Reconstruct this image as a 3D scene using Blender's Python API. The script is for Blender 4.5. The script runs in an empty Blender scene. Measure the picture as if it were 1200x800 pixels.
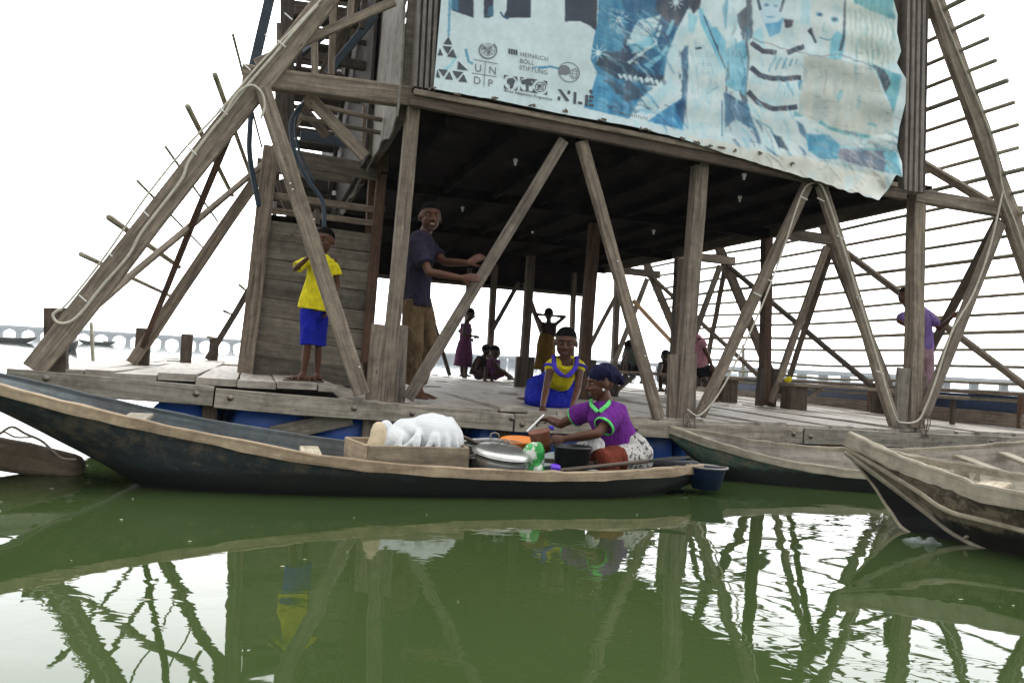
import bpy, math, random
from mathutils import Vector, Matrix, noise
import numpy as np
random.seed(7)
R = math.radians
C = bpy.context.scene.collection
V = Vector
# ---------------------------------------------------------------- camera
FPX = 950.0; CAMZ = 0.85
pit = math.atan(27.0/950); rol = math.atan(0.0605)
CF = V((0, math.cos(pit), math.sin(pit))); R0 = V((1,0,0)); U0 = R0.cross(CF)
CR = R0*math.cos(rol) + U0*math.sin(rol); CU = -R0*math.sin(rol) + U0*math.cos(rol)
CP = V((0,0,CAMZ))
def ray(px, py): return CF*FPX + CR*(px-600) + CU*(400-py)
def at(px, py, Y):
    d = ray(px, py); return CP + d*(Y/d.y)
def at_z(px, py, z):
    d = ray(px, py); return CP + d*((z-CAMZ)/d.z)
def proj(p):
    q = V(p)-CP; return (600+FPX*q.dot(CR)/q.dot(CF), 400-FPX*q.dot(CU)/q.dot(CF))
TH = R(17.65)
EU = V((math.cos(TH), math.sin(TH), 0)); EV = V((-math.sin(TH), math.cos(TH), 0))
_o = at(455, 470, 6.8); OO = V((_o.x, _o.y, 0))
def S(u, v, z): return OO + EU*u + EV*v + V((0,0,z))
def F(px, py, v):
    d = ray(px, py); t = (v - (CP-OO).dot(EV))/d.dot(EV); return CP + d*t
def uvz(p):
    q = V(p)-OO; return (q.dot(EU), q.dot(EV), q.z)
# ---------------------------------------------------------------- object helpers
def lin(c):
    return tuple(((x/255)/12.92 if x/255 <= .04045 else ((x/255+.055)/1.055)**2.4) for x in c)
class MB:
    def __init__(s): s.v=[]; s.f=[]; s.uv=[]; s.mi=[]
    def face(s, idx, uvs=None, mi=0):
        s.f.append(tuple(idx)); s.uv.append(uvs or [(s.v[i][0], s.v[i][1]+s.v[i][2]) for i in idx]); s.mi.append(mi)
    def build(s, name, mat, parent=None, smooth=False):
        me = bpy.data.meshes.new(name)
        off = parent_world(parent)
        me.from_pydata([tuple(V(p)-off) for p in s.v], [], s.f)
        uvl = me.uv_layers.new(name='UVMap')
        flat = [c for fu in s.uv for t in fu for c in t]
        uvl.data.foreach_set('uv', flat)
        for m in (mat if isinstance(mat,(list,tuple)) else [mat]): me.materials.append(m)
        me.polygons.foreach_set('material_index', s.mi)
        if smooth: me.polygons.foreach_set('use_smooth', [True]*len(me.polygons))
        me.update()
        o = bpy.data.objects.new(name, me); C.objects.link(o)
        if parent is not None: o.parent = parent
        else:
            pass
        return o
def parent_world(p):
    off = V((0,0,0))
    while p is not None:
        off += p.location; p = p.parent
    return off
def tag(o, label=None, cat=None, group=None, kind=None):
    if label: o['label'] = label
    if cat: o['category'] = cat
    if group: o['group'] = group
    if kind: o['kind'] = kind
    return o
def thing(name, label, cat, loc, group=None):
    o = bpy.data.objects.new(name, None); C.objects.link(o); o.location = loc; o.empty_display_size=.2
    return tag(o, label, cat, group)
def add_beam(mb, p0, p1, w, h, side=None, jit=.004, ch=.006, seg=.45, mi=0, sag=0, twist=0):
    """timber of section w (along side) x h, chamfered, slightly crooked"""
    p0=V(p0); p1=V(p1); d=p1-p0; L=d.length; d=d/L
    if side is None: side = EU if abs(d.dot(EU))<.8 else V((0,0,1))
    side=V(side); side=(side-d*side.dot(d)).normalized(); up=d.cross(side)
    n=max(1,int(L/seg)); ch=min(ch,w*.25,h*.25)
    ro=random.random()*40; rv=random.random()*9
    base=len(mb.v)
    prof=[(-w/2+ch,-h/2),(w/2-ch,-h/2),(w/2,-h/2+ch),(w/2,h/2-ch),(w/2-ch,h/2),(-w/2+ch,h/2),(-w/2,h/2-ch),(-w/2,-h/2+ch)]
    per=[0]
    for i in range(8):
        a=prof[i]; b=prof[(i+1)%8]; per.append(per[-1]+math.hypot(a[0]-b[0],a[1]-b[1]))
    for k in range(n+1):
        t=k/n; c=p0+d*(L*t)-V((0,0,sag*4*t*(1-t)))
        e=0 if k in(0,n) else 1
        c=c+side*random.uniform(-jit,jit)*e+up*random.uniform(-jit,jit)*e
        sw=1+random.uniform(-.03,.03)*(jit>0)
        for a,b in prof: mb.v.append(c+side*a*sw+up*b*sw)
    for k in range(n):
        for i in range(8):
            j=(i+1)%8; a=base+k*8; b=a+8
            u0=ro+L*k/n; u1=ro+L*(k+1)/n
            mb.face((a+i,a+j,b+j,b+i),[(u0,rv+per[i]),(u0,rv+per[i+1]),(u1,rv+per[i+1]),(u1,rv+per[i])],mi)
    q=[(ro+p[0]*3,rv+p[1]) for p in prof]
    mb.face([base+i for i in range(7,-1,-1)],q[::-1],mi); e=base+n*8
    mb.face([e+i for i in range(8)],q,mi)
def beam(name, p0, p1, w, h, mat, parent, **k):
    m=MB(); add_beam(m,p0,p1,w,h,**k); return m.build(name,mat,parent)
def add_sweep(mb, pts, rad, side=None, n=12, cap='round', mi=0):
    """sweep of ellipses. rad: list of (a,b) or r"""
    pts=[V(p) for p in pts]; rad=[(r,r) if not isinstance(r,(tuple,list)) else r for r in rad]
    m=len(pts); base=len(mb.v); rings=[]
    acc=0; ro=random.random()*10
    prev=None
    P=[];T=[];RR=[]
    for i in range(m):
        t=(pts[min(i+1,m-1)]-pts[max(i-1,0)]).normalized()
        P.append(pts[i]);T.append(t);RR.append(rad[i])
    if cap=='round':
        for e in (0,-1):
            t=T[e]*( -1 if e==0 else 1); r=RR[e]; rr=min(r)
            ex=[]
            for a in (30,60,82):
                ex.append((P[e]+t*rr*math.sin(R(a)), T[e], (r[0]*math.cos(R(a)), r[1]*math.cos(R(a)))))
            if e==0:
                for x in ex: P.insert(0,x[0]);T.insert(0,x[1]);RR.insert(0,x[2])
            else:
                for x in ex: P.append(x[0]);T.append(x[1]);RR.append(x[2])
    s=V(side) if side is not None else (V((1,0,0)) if abs(T[0].x)<.8 else V((0,1,0)))
    for i in range(len(P)):
        t=T[i]; s2=s-t*s.dot(t)
        if s2.length<1e-4: s2=t.orthogonal()
        s2.normalize(); 
        if side is None: s=s2
        b=t.cross(s2)
        if i: acc+=(P[i]-P[i-1]).length
        for k in range(n):
            a=2*math.pi*k/n; mb.v.append(P[i]+s2*math.cos(a)*RR[i][0]+b*math.sin(a)*RR[i][1])
        rings.append(acc)
    for i in range(len(P)-1):
        for k in range(n):
            j=(k+1)%n; a=base+i*n; b=a+n
            mb.face((a+k,a+j,b+j,b+k),[(ro+rings[i],k/n*.3),(ro+rings[i],(k+1)/n*.3),(ro+rings[i+1],(k+1)/n*.3),(ro+rings[i+1],k/n*.3)],mi)
    mb.face([base+k for k in range(n-1,-1,-1)],None,mi)
    e=base+(len(P)-1)*n; mb.face([e+k for k in range(n)],None,mi)
def add_ell(mb, c, r, rot=None, nu=16, nv=10, mi=0):
    c=V(c); base=len(mb.v); rot=rot or Matrix.Identity(3)
    for j in range(1,nv):
        ph=math.pi*j/nv
        for k in range(nu):
            a=2*math.pi*k/nu
            mb.v.append(c+rot@V((r[0]*math.sin(ph)*math.cos(a), r[1]*math.sin(ph)*math.sin(a), r[2]*math.cos(ph))))
    top=len(mb.v); mb.v.append(c+rot@V((0,0,r[2]))); bot=len(mb.v); mb.v.append(c+rot@V((0,0,-r[2])))
    for j in range(nv-2):
        for k in range(nu):
            a=base+j*nu; b=a+nu; q=(k+1)%nu
            mb.face((a+k,b+k,b+q,a+q),None,mi)
    for k in range(nu):
        q=(k+1)%nu
        mb.face((top,base+k,base+q),None,mi); e=base+(nv-2)*nu; mb.face((bot,e+q,e+k),None,mi)
def add_lathe(mb, c, prof, n=24, axis=None, mi=0, squash=1):
    """prof list of (r,z) along axis"""
    c=V(c); ax=V(axis).normalized() if axis is not None else V((0,0,1))
    s=ax.orthogonal().normalized() if abs(ax.z)<.99 else V((1,0,0)); b=ax.cross(s); base=len(mb.v)
    for r,z in prof:
        for k in range(n):
            a=2*math.pi*k/n; mb.v.append(c+ax*z+s*math.cos(a)*r+b*math.sin(a)*r*squash)
    for i in range(len(prof)-1):
        for k in range(n):
            j=(k+1)%n; a=base+i*n; d=a+n
            mb.face((a+k,a+j,d+j,d+k),[(k/n,prof[i][1]),((k+1)/n,prof[i][1]),((k+1)/n,prof[i+1][1]),(k/n,prof[i+1][1])],mi)
def curve_pts(pts, n=6):
    """catmull-rom through pts"""
    pts=[V(p) for p in pts]; out=[]
    for i in range(len(pts)-1):
        p0=pts[max(i-1,0)];p1=pts[i];p2=pts[i+1];p3=pts[min(i+2,len(pts)-1)]
        for k in range(n):
            t=k/n; out.append(.5*((2*p1)+(p2-p0)*t+(2*p0-5*p1+4*p2-p3)*t*t+(3*p1-p0-3*p2+p3)*t**3))
    out.append(pts[-1]); return out
def tube(name, pts, r, mat, parent, n=8):
    m=MB(); pp=curve_pts(pts,5); add_sweep(m,pp,[r]*len(pp),n=n); return m.build(name,mat,parent,True)
# ---------------------------------------------------------------- materials
def newmat(name):
    m=bpy.data.materials.new(name); m.use_nodes=True; nt=m.node_tree; b=nt.nodes['Principled BSDF']; return m,nt,b
def N(nt,t,**k):
    n=nt.nodes.new(t)
    for a,v in k.items():
        if a in n.inputs: n.inputs[a].default_value=v
        else: setattr(n,a,v)
    return n
def ramp(nt, fac, stops):
    r=nt.nodes.new('ShaderNodeValToRGB'); e=r.color_ramp.elements
    while len(e)<len(stops): e.new(.5)
    for x,(p,c) in zip(e,stops): x.position=p; x.color=(*c,1) if len(c)==3 else c
    nt.links.new(fac,r.inputs[0]); return r.outputs[0]
def mixc(nt,f,a,b,mode='MIX'):
    m=nt.nodes.new('ShaderNodeMix'); m.data_type='RGBA'; m.blend_type=mode
    for i,x in ((0,f),(6,a),(7,b)):
        if hasattr(x,'is_linked'): nt.links.new(x,m.inputs[i])
        else: m.inputs[i].default_value = x if i==0 else (*x,1)
    return m.outputs[2]
def bump(nt,b,h,st=.4,dist=.01):
    n=nt.nodes.new('ShaderNodeBump'); n.inputs['Strength'].default_value=st; n.inputs['Distance'].default_value=dist
    nt.links.new(h,n.inputs['Height']); nt.links.new(n.outputs[0],b.inputs['Normal'])
def wood(name, dark, light, sx=1.6, sy=26, rough=.8, blot=.5, stain=(.05,.04,.03), spec=.35, uv='UV'):
    m,nt,b=newmat(name); tc=nt.nodes.new('ShaderNodeTexCoord')
    mp=N(nt,'ShaderNodeMapping'); mp.inputs['Scale'].default_value=(sx,sy,sx); nt.links.new(tc.outputs[uv],mp.inputs[0])
    n1=N(nt,'ShaderNodeTexNoise',Scale=1.3,Detail=8.0,Roughness=.65,Distortion=.4); nt.links.new(mp.outputs[0],n1.inputs['Vector'])
    n2=N(nt,'ShaderNodeTexNoise',Scale=2.2,Detail=5.0,Roughness=.7); nt.links.new(tc.outputs['Object'],n2.inputs['Vector'])
    n3=N(nt,'ShaderNodeTexNoise',Scale=14.0,Detail=4.0,Roughness=.7); nt.links.new(tc.outputs['Object'],n3.inputs['Vector'])
    c=ramp(nt,n1.outputs[0],[(.33,dark),(.62,light)])
    f=ramp(nt,n2.outputs[0],[(.5,(0,0,0)),(.72,(blot,)*3)])
    c=mixc(nt,f,c,stain)
    f2=ramp(nt,n3.outputs[0],[(.3,(.72,)*3),(.7,(1.15,)*3)])
    c=mixc(nt,1.0,c,f2,'MULTIPLY')
    oi=nt.nodes.new('ShaderNodeObjectInfo'); tint=ramp(nt,oi.outputs['Random'],[(0,(.70,.69,.68)),(.35,(.95,.95,.95)),(.65,(1.12,1.06,1.0)),(1,(1.32,1.30,1.26))])
    c=mixc(nt,1.0,c,tint,'MULTIPLY')
    v4=nt.nodes.new('ShaderNodeTexVoronoi'); v4.inputs['Scale'].default_value=3.2; mp4=N(nt,'ShaderNodeMapping'); mp4.inputs['Scale'].default_value=(1.0,3.,1); nt.links.new(tc.outputs[uv],mp4.inputs[0]); nt.links.new(mp4.outputs[0],v4.inputs['Vector'])
    f4=ramp(nt,v4.outputs['Distance'],[(.035,(.9,)*3),(.07,(0,0,0))]); c=mixc(nt,f4,c,tuple(x*.35 for x in dark))
    nt.links.new(c,b.inputs['Base Color']); b.inputs['Roughness'].default_value=rough; b.inputs['Specular IOR Level'].default_value=spec
    bump(nt,b,n1.outputs[0],.5,.006); return m
def plain(name, col, rough=.6, var=.15, scale=12, metal=0, bst=.2, bd=.004, spec=.5, col2=None, thr=(.45,.65)):
    m,nt,b=newmat(name); tc=nt.nodes.new('ShaderNodeTexCoord')
    n=N(nt,'ShaderNodeTexNoise',Scale=float(scale),Detail=5.0,Roughness=.6); nt.links.new(tc.outputs['Object'],n.inputs['Vector'])
    if col2: c=ramp(nt,n.outputs[0],[(thr[0],col),(thr[1],col2)])
    else: c=ramp(nt,n.outputs[0],[(.3,tuple(x*(1-var) for x in col)),(.7,tuple(min(1,x*(1+var)) for x in col))])
    nt.links.new(c,b.inputs['Base Color']); b.inputs['Roughness'].default_value=rough; b.inputs['Metallic'].default_value=metal
    b.inputs['Specular IOR Level'].default_value=spec
    if bst: bump(nt,b,n.outputs[0],bst,bd)
    return m
M={}
M['timber']=wood('weathered_timber',(.086,.070,.055),(.265,.222,.175))
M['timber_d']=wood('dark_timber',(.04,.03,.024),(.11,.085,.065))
M['timber_r']=wood('reddish_timber',(.06,.032,.02),(.15,.085,.055))
M['timber_p']=wood('pale_timber',(.16,.14,.11),(.34,.31,.26))
M['fascia']=wood('fascia_timber',(.14,.13,.105),(.34,.315,.265),sx=1.2,sy=18,blot=.8,stain=(.06,.05,.035))
M['boards']=wood('deck_boards',(.23,.205,.165),(.48,.435,.365),sx=1.1,sy=16,rough=.6,blot=.6,stain=(.13,.10,.07),spec=.5)
M['cladding']=wood('cladding_boards',(.095,.083,.066),(.21,.19,.155),sx=.9,sy=14,blot=.7)
M['ceiling']=wood('ceiling_boards',(.002,.0013,.001),(.008,.0045,.003),sy=14,spec=.03)  # near-black: the deep shade under the floor is put into this colour
M['fresh']=wood('fresh_timber',(.25,.15,.08),(.42,.28,.16))
M['ply']=wood('painted_ply',(.26,.24,.21),(.36,.34,.30),sy=5,blot=.9,stain=(.10,.07,.05))
M['corrugated']=plain('trim_metal',(.30,.26,.24),.55,.2,9,0,.1)
M['bluestrip']=plain('blue_grey_paint',(.022,.038,.055),.6,.3,8)
M['drum']=plain('blue_plastic_drum',(.012,.085,.40),.38,.3,5,0,.1)
M['hose']=plain('pale_hose',(.50,.47,.38),.6,.2,20)
M['hose_b']=plain('blue_hose',(.012,.03,.05),.5,.2,20)
M['rope']=plain('rope',(.16,.13,.10),.9,.3,40)
M['steel']=plain('bolt_steel',(.20,.17,.14),.5,.4,30,.6)
M['zip']=plain('white_plastic',(.75,.75,.72),.5,.05,10)
M['batten']=wood('batten_timber',(.17,.16,.12),(.34,.32,.24),sy=30)
# ---------------------------------------------------------------- world, sun, camera, water
sc=bpy.context.scene
w=bpy.data.worlds.new('World'); sc.world=w; w.use_nodes=True; nt=w.node_tree; bg=nt.nodes['Background']
SUN_EL=R(58); SUN_AZ=R(8)      # azimuth from +Y towards +X
sky=nt.nodes.new('ShaderNodeTexSky'); sky.sky_type='NISHITA'; sky.sun_disc=False; sky.sun_elevation=SUN_EL; sky.sun_rotation=SUN_AZ
sky.dust_density=3; sky.air_density=1
SD=V((math.sin(SUN_AZ)*math.cos(R(25)), math.cos(SUN_AZ)*math.cos(R(25)), math.sin(R(25))))
tc=nt.nodes.new('ShaderNodeTexCoord'); dt=nt.nodes.new('ShaderNodeVectorMath'); dt.operation='DOT_PRODUCT'
nt.links.new(tc.outputs['Generated'],dt.inputs[0]); dt.inputs[1].default_value=SD
mr=nt.nodes.new('ShaderNodeMapRange'); mr.inputs['From Min'].default_value=-.4; mr.inputs['From Max'].default_value=1; mr.interpolation_type='SMOOTHSTEP'
mr.inputs['To Min'].default_value=8; mr.inputs['To Max'].default_value=36; nt.links.new(dt.outputs['Value'],mr.inputs[0])
cn=N(nt,'ShaderNodeTexNoise',Scale=2.5,Detail=5.0,Roughness=.55); nt.links.new(tc.outputs['Generated'],cn.inputs['Vector'])
cr=ramp(nt,cn.outputs[0],[(.3,(.85,.87,.90)),(.7,(1.0,.995,.985))])
ml=nt.nodes.new('ShaderNodeVectorMath'); ml.operation='SCALE'; nt.links.new(cr,ml.inputs[0]); nt.links.new(mr.outputs[0],ml.inputs['Scale'])
nt.links.new(mixc(nt,.88,sky.outputs[0],ml.outputs[0]),bg.inputs[0]); bg.inputs[1].default_value=.1
sl=bpy.data.lights.new('sun','SUN'); sl.energy=1.0; sl.angle=R(25); sl.color=(1,.97,.93)
so=bpy.data.objects.new('sun',sl); C.objects.link(so)
sdir=V((math.sin(SUN_AZ)*math.cos(SUN_EL), math.cos(SUN_AZ)*math.cos(SUN_EL), math.sin(SUN_EL)))
so.rotation_euler=sdir.to_track_quat('Z','Y').to_euler()
so.location=(0,0,30)
cd=bpy.data.cameras.new('camera'); cam=bpy.data.objects.new('camera',cd); C.objects.link(cam); sc.camera=cam
cd.sensor_width=36; cd.lens=36*FPX/1200; cd.clip_end=20000; cd.clip_start=.05
cam.matrix_world=Matrix((( CR.x,CU.x,-CF.x,0),(CR.y,CU.y,-CF.y,0),(CR.z,CU.z,-CF.z,CAMZ),(0,0,0,1)))
sc.view_settings.view_transform='Standard'; sc.view_settings.look='None'; sc.view_settings.exposure=0.6; sc.view_settings.gamma=1
sc.cycles.max_bounces=6; sc.cycles.diffuse_bounces=3; sc.cycles.glossy_bounces=4; sc.cycles.volume_bounces=0
# water
mb=MB()
rs=[0,3,6,10,16,26,45,80,150,300,600,1200,3000,9000]; n=48
mb.v.append(V((0,4,0)))
for r in rs[1:]:
    for k in range(n): mb.v.append(V((r*math.cos(2*math.pi*k/n),4+r*math.sin(2*math.pi*k/n),0)))
for k in range(n): mb.face((0,1+k,1+(k+1)%n))
for i in range(len(rs)-2):
    a=1+i*n;b=a+n
    for k in range(n): mb.face((a+k,b+k,b+(k+1)%n,a+(k+1)%n))
m,nt,b=newmat('lagoon_water'); tc=nt.nodes.new('ShaderNodeTexCoord')
b.inputs['Base Color'].default_value=(.030,.050,.011,1); b.inputs['Roughness'].default_value=.015; b.inputs['IOR'].default_value=1.333
nn=N(nt,'ShaderNodeTexNoise',Scale=.5,Detail=3.0); nt.links.new(tc.outputs['Object'],nn.inputs['Vector'])
nt.links.new(ramp(nt,nn.outputs[0],[(.3,(.026,.044,.013)),(.7,(.039,.058,.019))]),b.inputs['Base Color'])
mp=N(nt,'ShaderNodeMapping'); mp.inputs['Scale'].default_value=(1,1.5,1); nt.links.new(tc.outputs['Object'],mp.inputs[0])
w1=N(nt,'ShaderNodeTexNoise',Scale=1.1,Detail=1.5,Roughness=.4,Distortion=.6); nt.links.new(mp.outputs[0],w1.inputs['Vector'])
w2=N(nt,'ShaderNodeTexNoise',Scale=5.5,Detail=2.0,Roughness=.45,Distortion=1.0); nt.links.new(mp.outputs[0],w2.inputs['Vector'])
msk=N(nt,'ShaderNodeTexNoise',Scale=.45,Detail=1.0); nt.links.new(tc.outputs['Object'],msk.inputs['Vector'])
mk=ramp(nt,msk.outputs[0],[(.42,(.12,)*3),(.62,(1,)*3)])
mu=N(nt,'ShaderNodeMath',operation='MULTIPLY'); nt.links.new(w2.outputs[0],mu.inputs[0]); nt.links.new(mk,mu.inputs[1])
sx_=nt.nodes.new('ShaderNodeSeparateXYZ'); nt.links.new(tc.outputs['Object'],sx_.inputs[0])
mrx=nt.nodes.new('ShaderNodeMapRange'); mrx.inputs['From Min'].default_value=-2; mrx.inputs['From Max'].default_value=1.5; mrx.inputs['To Min'].default_value=.35; nt.links.new(sx_.outputs[0],mrx.inputs[0])
mx1=N(nt,'ShaderNodeMath',operation='MULTIPLY'); nt.links.new(w1.outputs[0],mx1.inputs[0]); nt.links.new(mrx.outputs[0],mx1.inputs[1])
b1=nt.nodes.new('ShaderNodeBump'); b1.inputs['Strength'].default_value=1; b1.inputs['Distance'].default_value=.006; nt.links.new(mx1.outputs[0],b1.inputs['Height'])
b2=nt.nodes.new('ShaderNodeBump'); b2.inputs['Strength'].default_value=1; b2.inputs['Distance'].default_value=.0010; nt.links.new(mu.outputs[0],b2.inputs['Height']); nt.links.new(b1.outputs[0],b2.inputs['Normal'])
nt.links.new(b2.outputs[0],b.inputs['Normal'])
tag(mb.build('water',m),kind='structure')
# ---------------------------------------------------------------- the floating school
M['navy_plastic']=plain('navy_plastic',(.008,.028,.10),.5,.5,6)
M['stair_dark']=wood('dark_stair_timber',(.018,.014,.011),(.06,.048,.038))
def dz(u, v=0):
    return dz0(u)+(.013*v if u>-.3 else 0)
def dz0(u):
    a = .60 if u<-.55 else (.60-.12*(u+.55)/.35 if u<-.2 else .48-.014*min(u,3))
    return a
sch=thing('floating_building','weathered timber A-frame building floating on blue drums behind the long canoe','building',S(2.6,4,0))
T=M['timber']; TD=M['timber_d']; TR=M['timber_r']
LF=-2.58; RFt=7.85; AP=(2.62,9.9)
BV=2.7
def zup(): return V((0,0,1))
def part(m,name,mat,smooth=False,parent=sch): return m.build(name,mat,parent,smooth)
# --- deck boards (one surface, individual boards run front to back)
mb=MB(); u=-2.78; rnd=random.Random(3)
while u<8.05:
    w=rnd.uniform(.2,.32)
    if -.62<u+w/2<-.25 and u<-.5: w=max(.12,-.42-u)
    segs=[(-.06+rnd.uniform(-.07,.05), 2.9+rnd.uniform(-.5,.5))]
    v0=segs[0][1]
    while v0<8.3:
        v1=min(8.35, v0+rnd.uniform(2.2,3.4)); segs.append((v0+.008,v1)); v0=v1
    for v0,v1 in segs:
        vm=(v0+v1)/2; z=dz(u+w/2)-.022+rnd.uniform(-.012,.012); k0=.013*v0*(u>-.5); k1=.013*v1*(u>-.5); 
        tl=rnd.uniform(-.012,.012)
        add_beam(mb,S(u+w/2,v0,z+tl+k0),S(u+w/2,v1,z-tl+k1),w-.012,.044 if u>-.5 else .055,side=EU,jit=.004,ch=.004,seg=.6)
    u+=w
part(mb,'deck_boards',M['boards'])
# --- joists below, fascia beams
mb=MB()
for v in (.5,1.3,2.1,2.9,3.7,4.5,5.3,6.1,6.9,7.7,8.3):
    add_beam(mb,S(-2.7,v,.50),S(-.4,v,.50),.08,.1,side=EV); add_beam(mb,S(-.38,v,.37+.013*v),S(8,v,.37+.013*v),.08,.1,side=EV)
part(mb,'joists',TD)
def fpx(l,v,w,h,mat,name,side=None,parent=sch,**k):
    return beam(name,F(*l[0],v),F(*l[1],v),w,h,mat,parent,side=side,**k)
# fascia: pixel line of the vertical middle
fas=[((8,444),(250,464)),((252,466),(600,495)),((602,495),(938,510)),((940,510),(1285,524))]
for a,b_ in fas:
    p=F(*a,-.09);q=F(*b_,-.09); beam('fascia_beam',p,q,.07,.155,M['fascia'],sch,side=EV,jit=.005,seg=.5)
for px,py in ((54,443),(230,461),(270,466),(415,478),(483,484),(600,490),(612,497),(745,502),(930,508),(950,511),(1162,517),(1181,518)):
    c=F(px,py,-.127); m=MB(); add_lathe(m,c,[(.0,-.02),(.026,-.02),(.026,.004),(.014,.006),(.014,.018),(0,.02)],10,axis=-EV); part(m,'bolt',M['steel'],True)
# left and right edge beams and rear beam
beam('edge_beam',S(-2.74,-.02,.50),S(-2.6,8.3,.50),.07,.15,M['fascia'],sch,side=EU)
beam('edge_beam',S(8.1,-.02,.37),S(8.1,8.3,.37),.07,.15,M['fascia'],sch,side=EU)
beam('edge_beam',S(-2.6,8.42,.47),S(8.1,8.42,.40),.07,.15,M['fascia'],sch,side=EV)
# stubs under the deck carrying drums
for px in (247,433,590,700,812,905,1064,1160):
    p=F(px,470+(px-247)*.045,.05); u0,_,_=uvz(p); beam('pile_stub',S(u0,.02,.42 if u0>-.5 else .5),S(u0,.02,-.25),.11,.09,TD if px!=433 else T,sch,side=EU)
# brace plank under the deck
beam('under_brace',F(318,509,-.0),F(412,489,.02),.045,.13,M['timber_p'],sch,side=EV)
beam('under_brace',F(955,531,-.02),F(985,517,.02),.13,.04,M['fresh'],sch,side=EU)
beam('under_brace',F(1072,534,-.02),F(1104,519,.02),.13,.04,M['fresh'],sch,side=EU)
# --- drums
dp=[(0,-.29+.0),(.262,-.29),(.285,-.27),(.285,-.1),(.295,-.09),(.285,-.08),(.285,.08),(.295,.09),(.285,.1),(.285,.27),(.262,.29),(0,.29)]
dp=[(r,z*1.55) for r,z in dp]
proto=None
for iv,v in enumerate((.52,1.46,2.4,3.4,4.4,5.4,6.4,7.6)):
    k=0; u=-1.62
    while u<8.0:
        if iv in (0,1,3) or u>7.2 or iv==7:
            if proto is None:
                m=MB(); add_lathe(m,S(u,v,.14),dp,24,axis=EV); proto=part(m,'drum',M['drum'],True); pu,pv=u,v
            else:
                o=proto.copy(); C.objects.link(o); o.parent=sch
                d=S(u,v,0)-S(pu,pv,0); o.location=proto.location+d+V((0,0,(.06 if u<-.7 else 0)-random.uniform(0,.03)))
        u+=.66+(.02*(k%3)); k+=1
# --- front frame
PW=.115
def post(px0,px1,v,w,h,mat=T,name='post'): return beam(name,F(*px0,v),F(*px1,v),w,h,mat,sch,side=EU)
post((452,470),(484.5,118),0,.115,.12); post((797,492),(821,182),0,.135,.12); post((1069,500),(1074,232),0,.15,.13)
def cleat(a,b,v,w,mat=T): beam('post_cleat',F(*a,v),F(*b,v),w,.05,mat,sch,side=EU)
cleat((437,470),(445,380),-.03,.13); cleat((467,472),(471,381),-.02,.10,T)
cleat((787,491),(789,415),-.02,.10,T); cleat((807,493),(809,414),-.03,.12)
cleat((1054,501),(1059,431),-.03,.15,M['timber_p']); cleat((1076,503),(1080,440),-.02,.12,T)
# V braces in the front plane
BR=-.09
for a,b_,w in (((478,467),(660,165),.095),((681,166),(772,490),.105),((820,487),(946,216),.10),((962,217),(1048,497),.11),((1083,485),(1172,262),.12)):
    beam('brace',F(*a,BR),F(*b_,BR),w,.06,T,sch,side=EU)
beam('brace',F(308,104,BR-.03),F(424,462,BR-.03),.125,.06,T,sch,side=EU)
# main beam at first floor
beam('floor_beam',F(284,89,-.02),F(490,116,-.02),.1,.165,T,sch,side=EV)
beam('floor_beam',F(480,117,-.14),F(1060,229,-.14),.06,.10,TD,sch,side=EV,seg=.6)
beam('floor_beam',F(485,108,-.17),F(1050,217,-.17),.05,.05,T,sch,side=EV,seg=.6)
beam('floor_beam',F(1070,229,-.03),F(1194,250,-.03),.1,.14,T,sch,side=EV)
# --- rafters and frames by rows
SL=(AP[0]-LF)/(AP[1]-.6); SRr=(RFt-AP[0])/(AP[1]-.45)
DL=ray(372,427); DLr=.09; DLz=DL.z/DL.dot(EV)
FEETL={1:F(150,416,2.7),2:F(212,416,5.4),3:F(240,413,8.1)}
def rafL(z,v=0): return S(AP[0]-(AP[0]-LF-DLr*v)*(AP[1]-z)/(AP[1]-.6),v,z)
def rafR(z,v=0): return S(RFt-SRr*(z-.45),v,z)
beam('rafter',F(40,433,-.07),F(382,0,-.07),.168,.08,T,sch,side=EU,jit=.006)
a=F(382,0,-.07); beam('rafter',a,S(AP[0],-.07,AP[1]),.168,.08,T,sch,side=EU)
beam('rafter',rafR(.45,-.07),S(AP[0]+.1,-.07,AP[1]+.1),.2,.08,T,sch,side=EU,jit=.006)
beam('foot_post',F(66,443,.02),F(66,361,.02),.15,.1,TD,sch,side=EU)
beam('foot_post',S(7.55,.02,.45),S(7.55,.02,1.0),.15,.1,TD,sch,side=EU)
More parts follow.
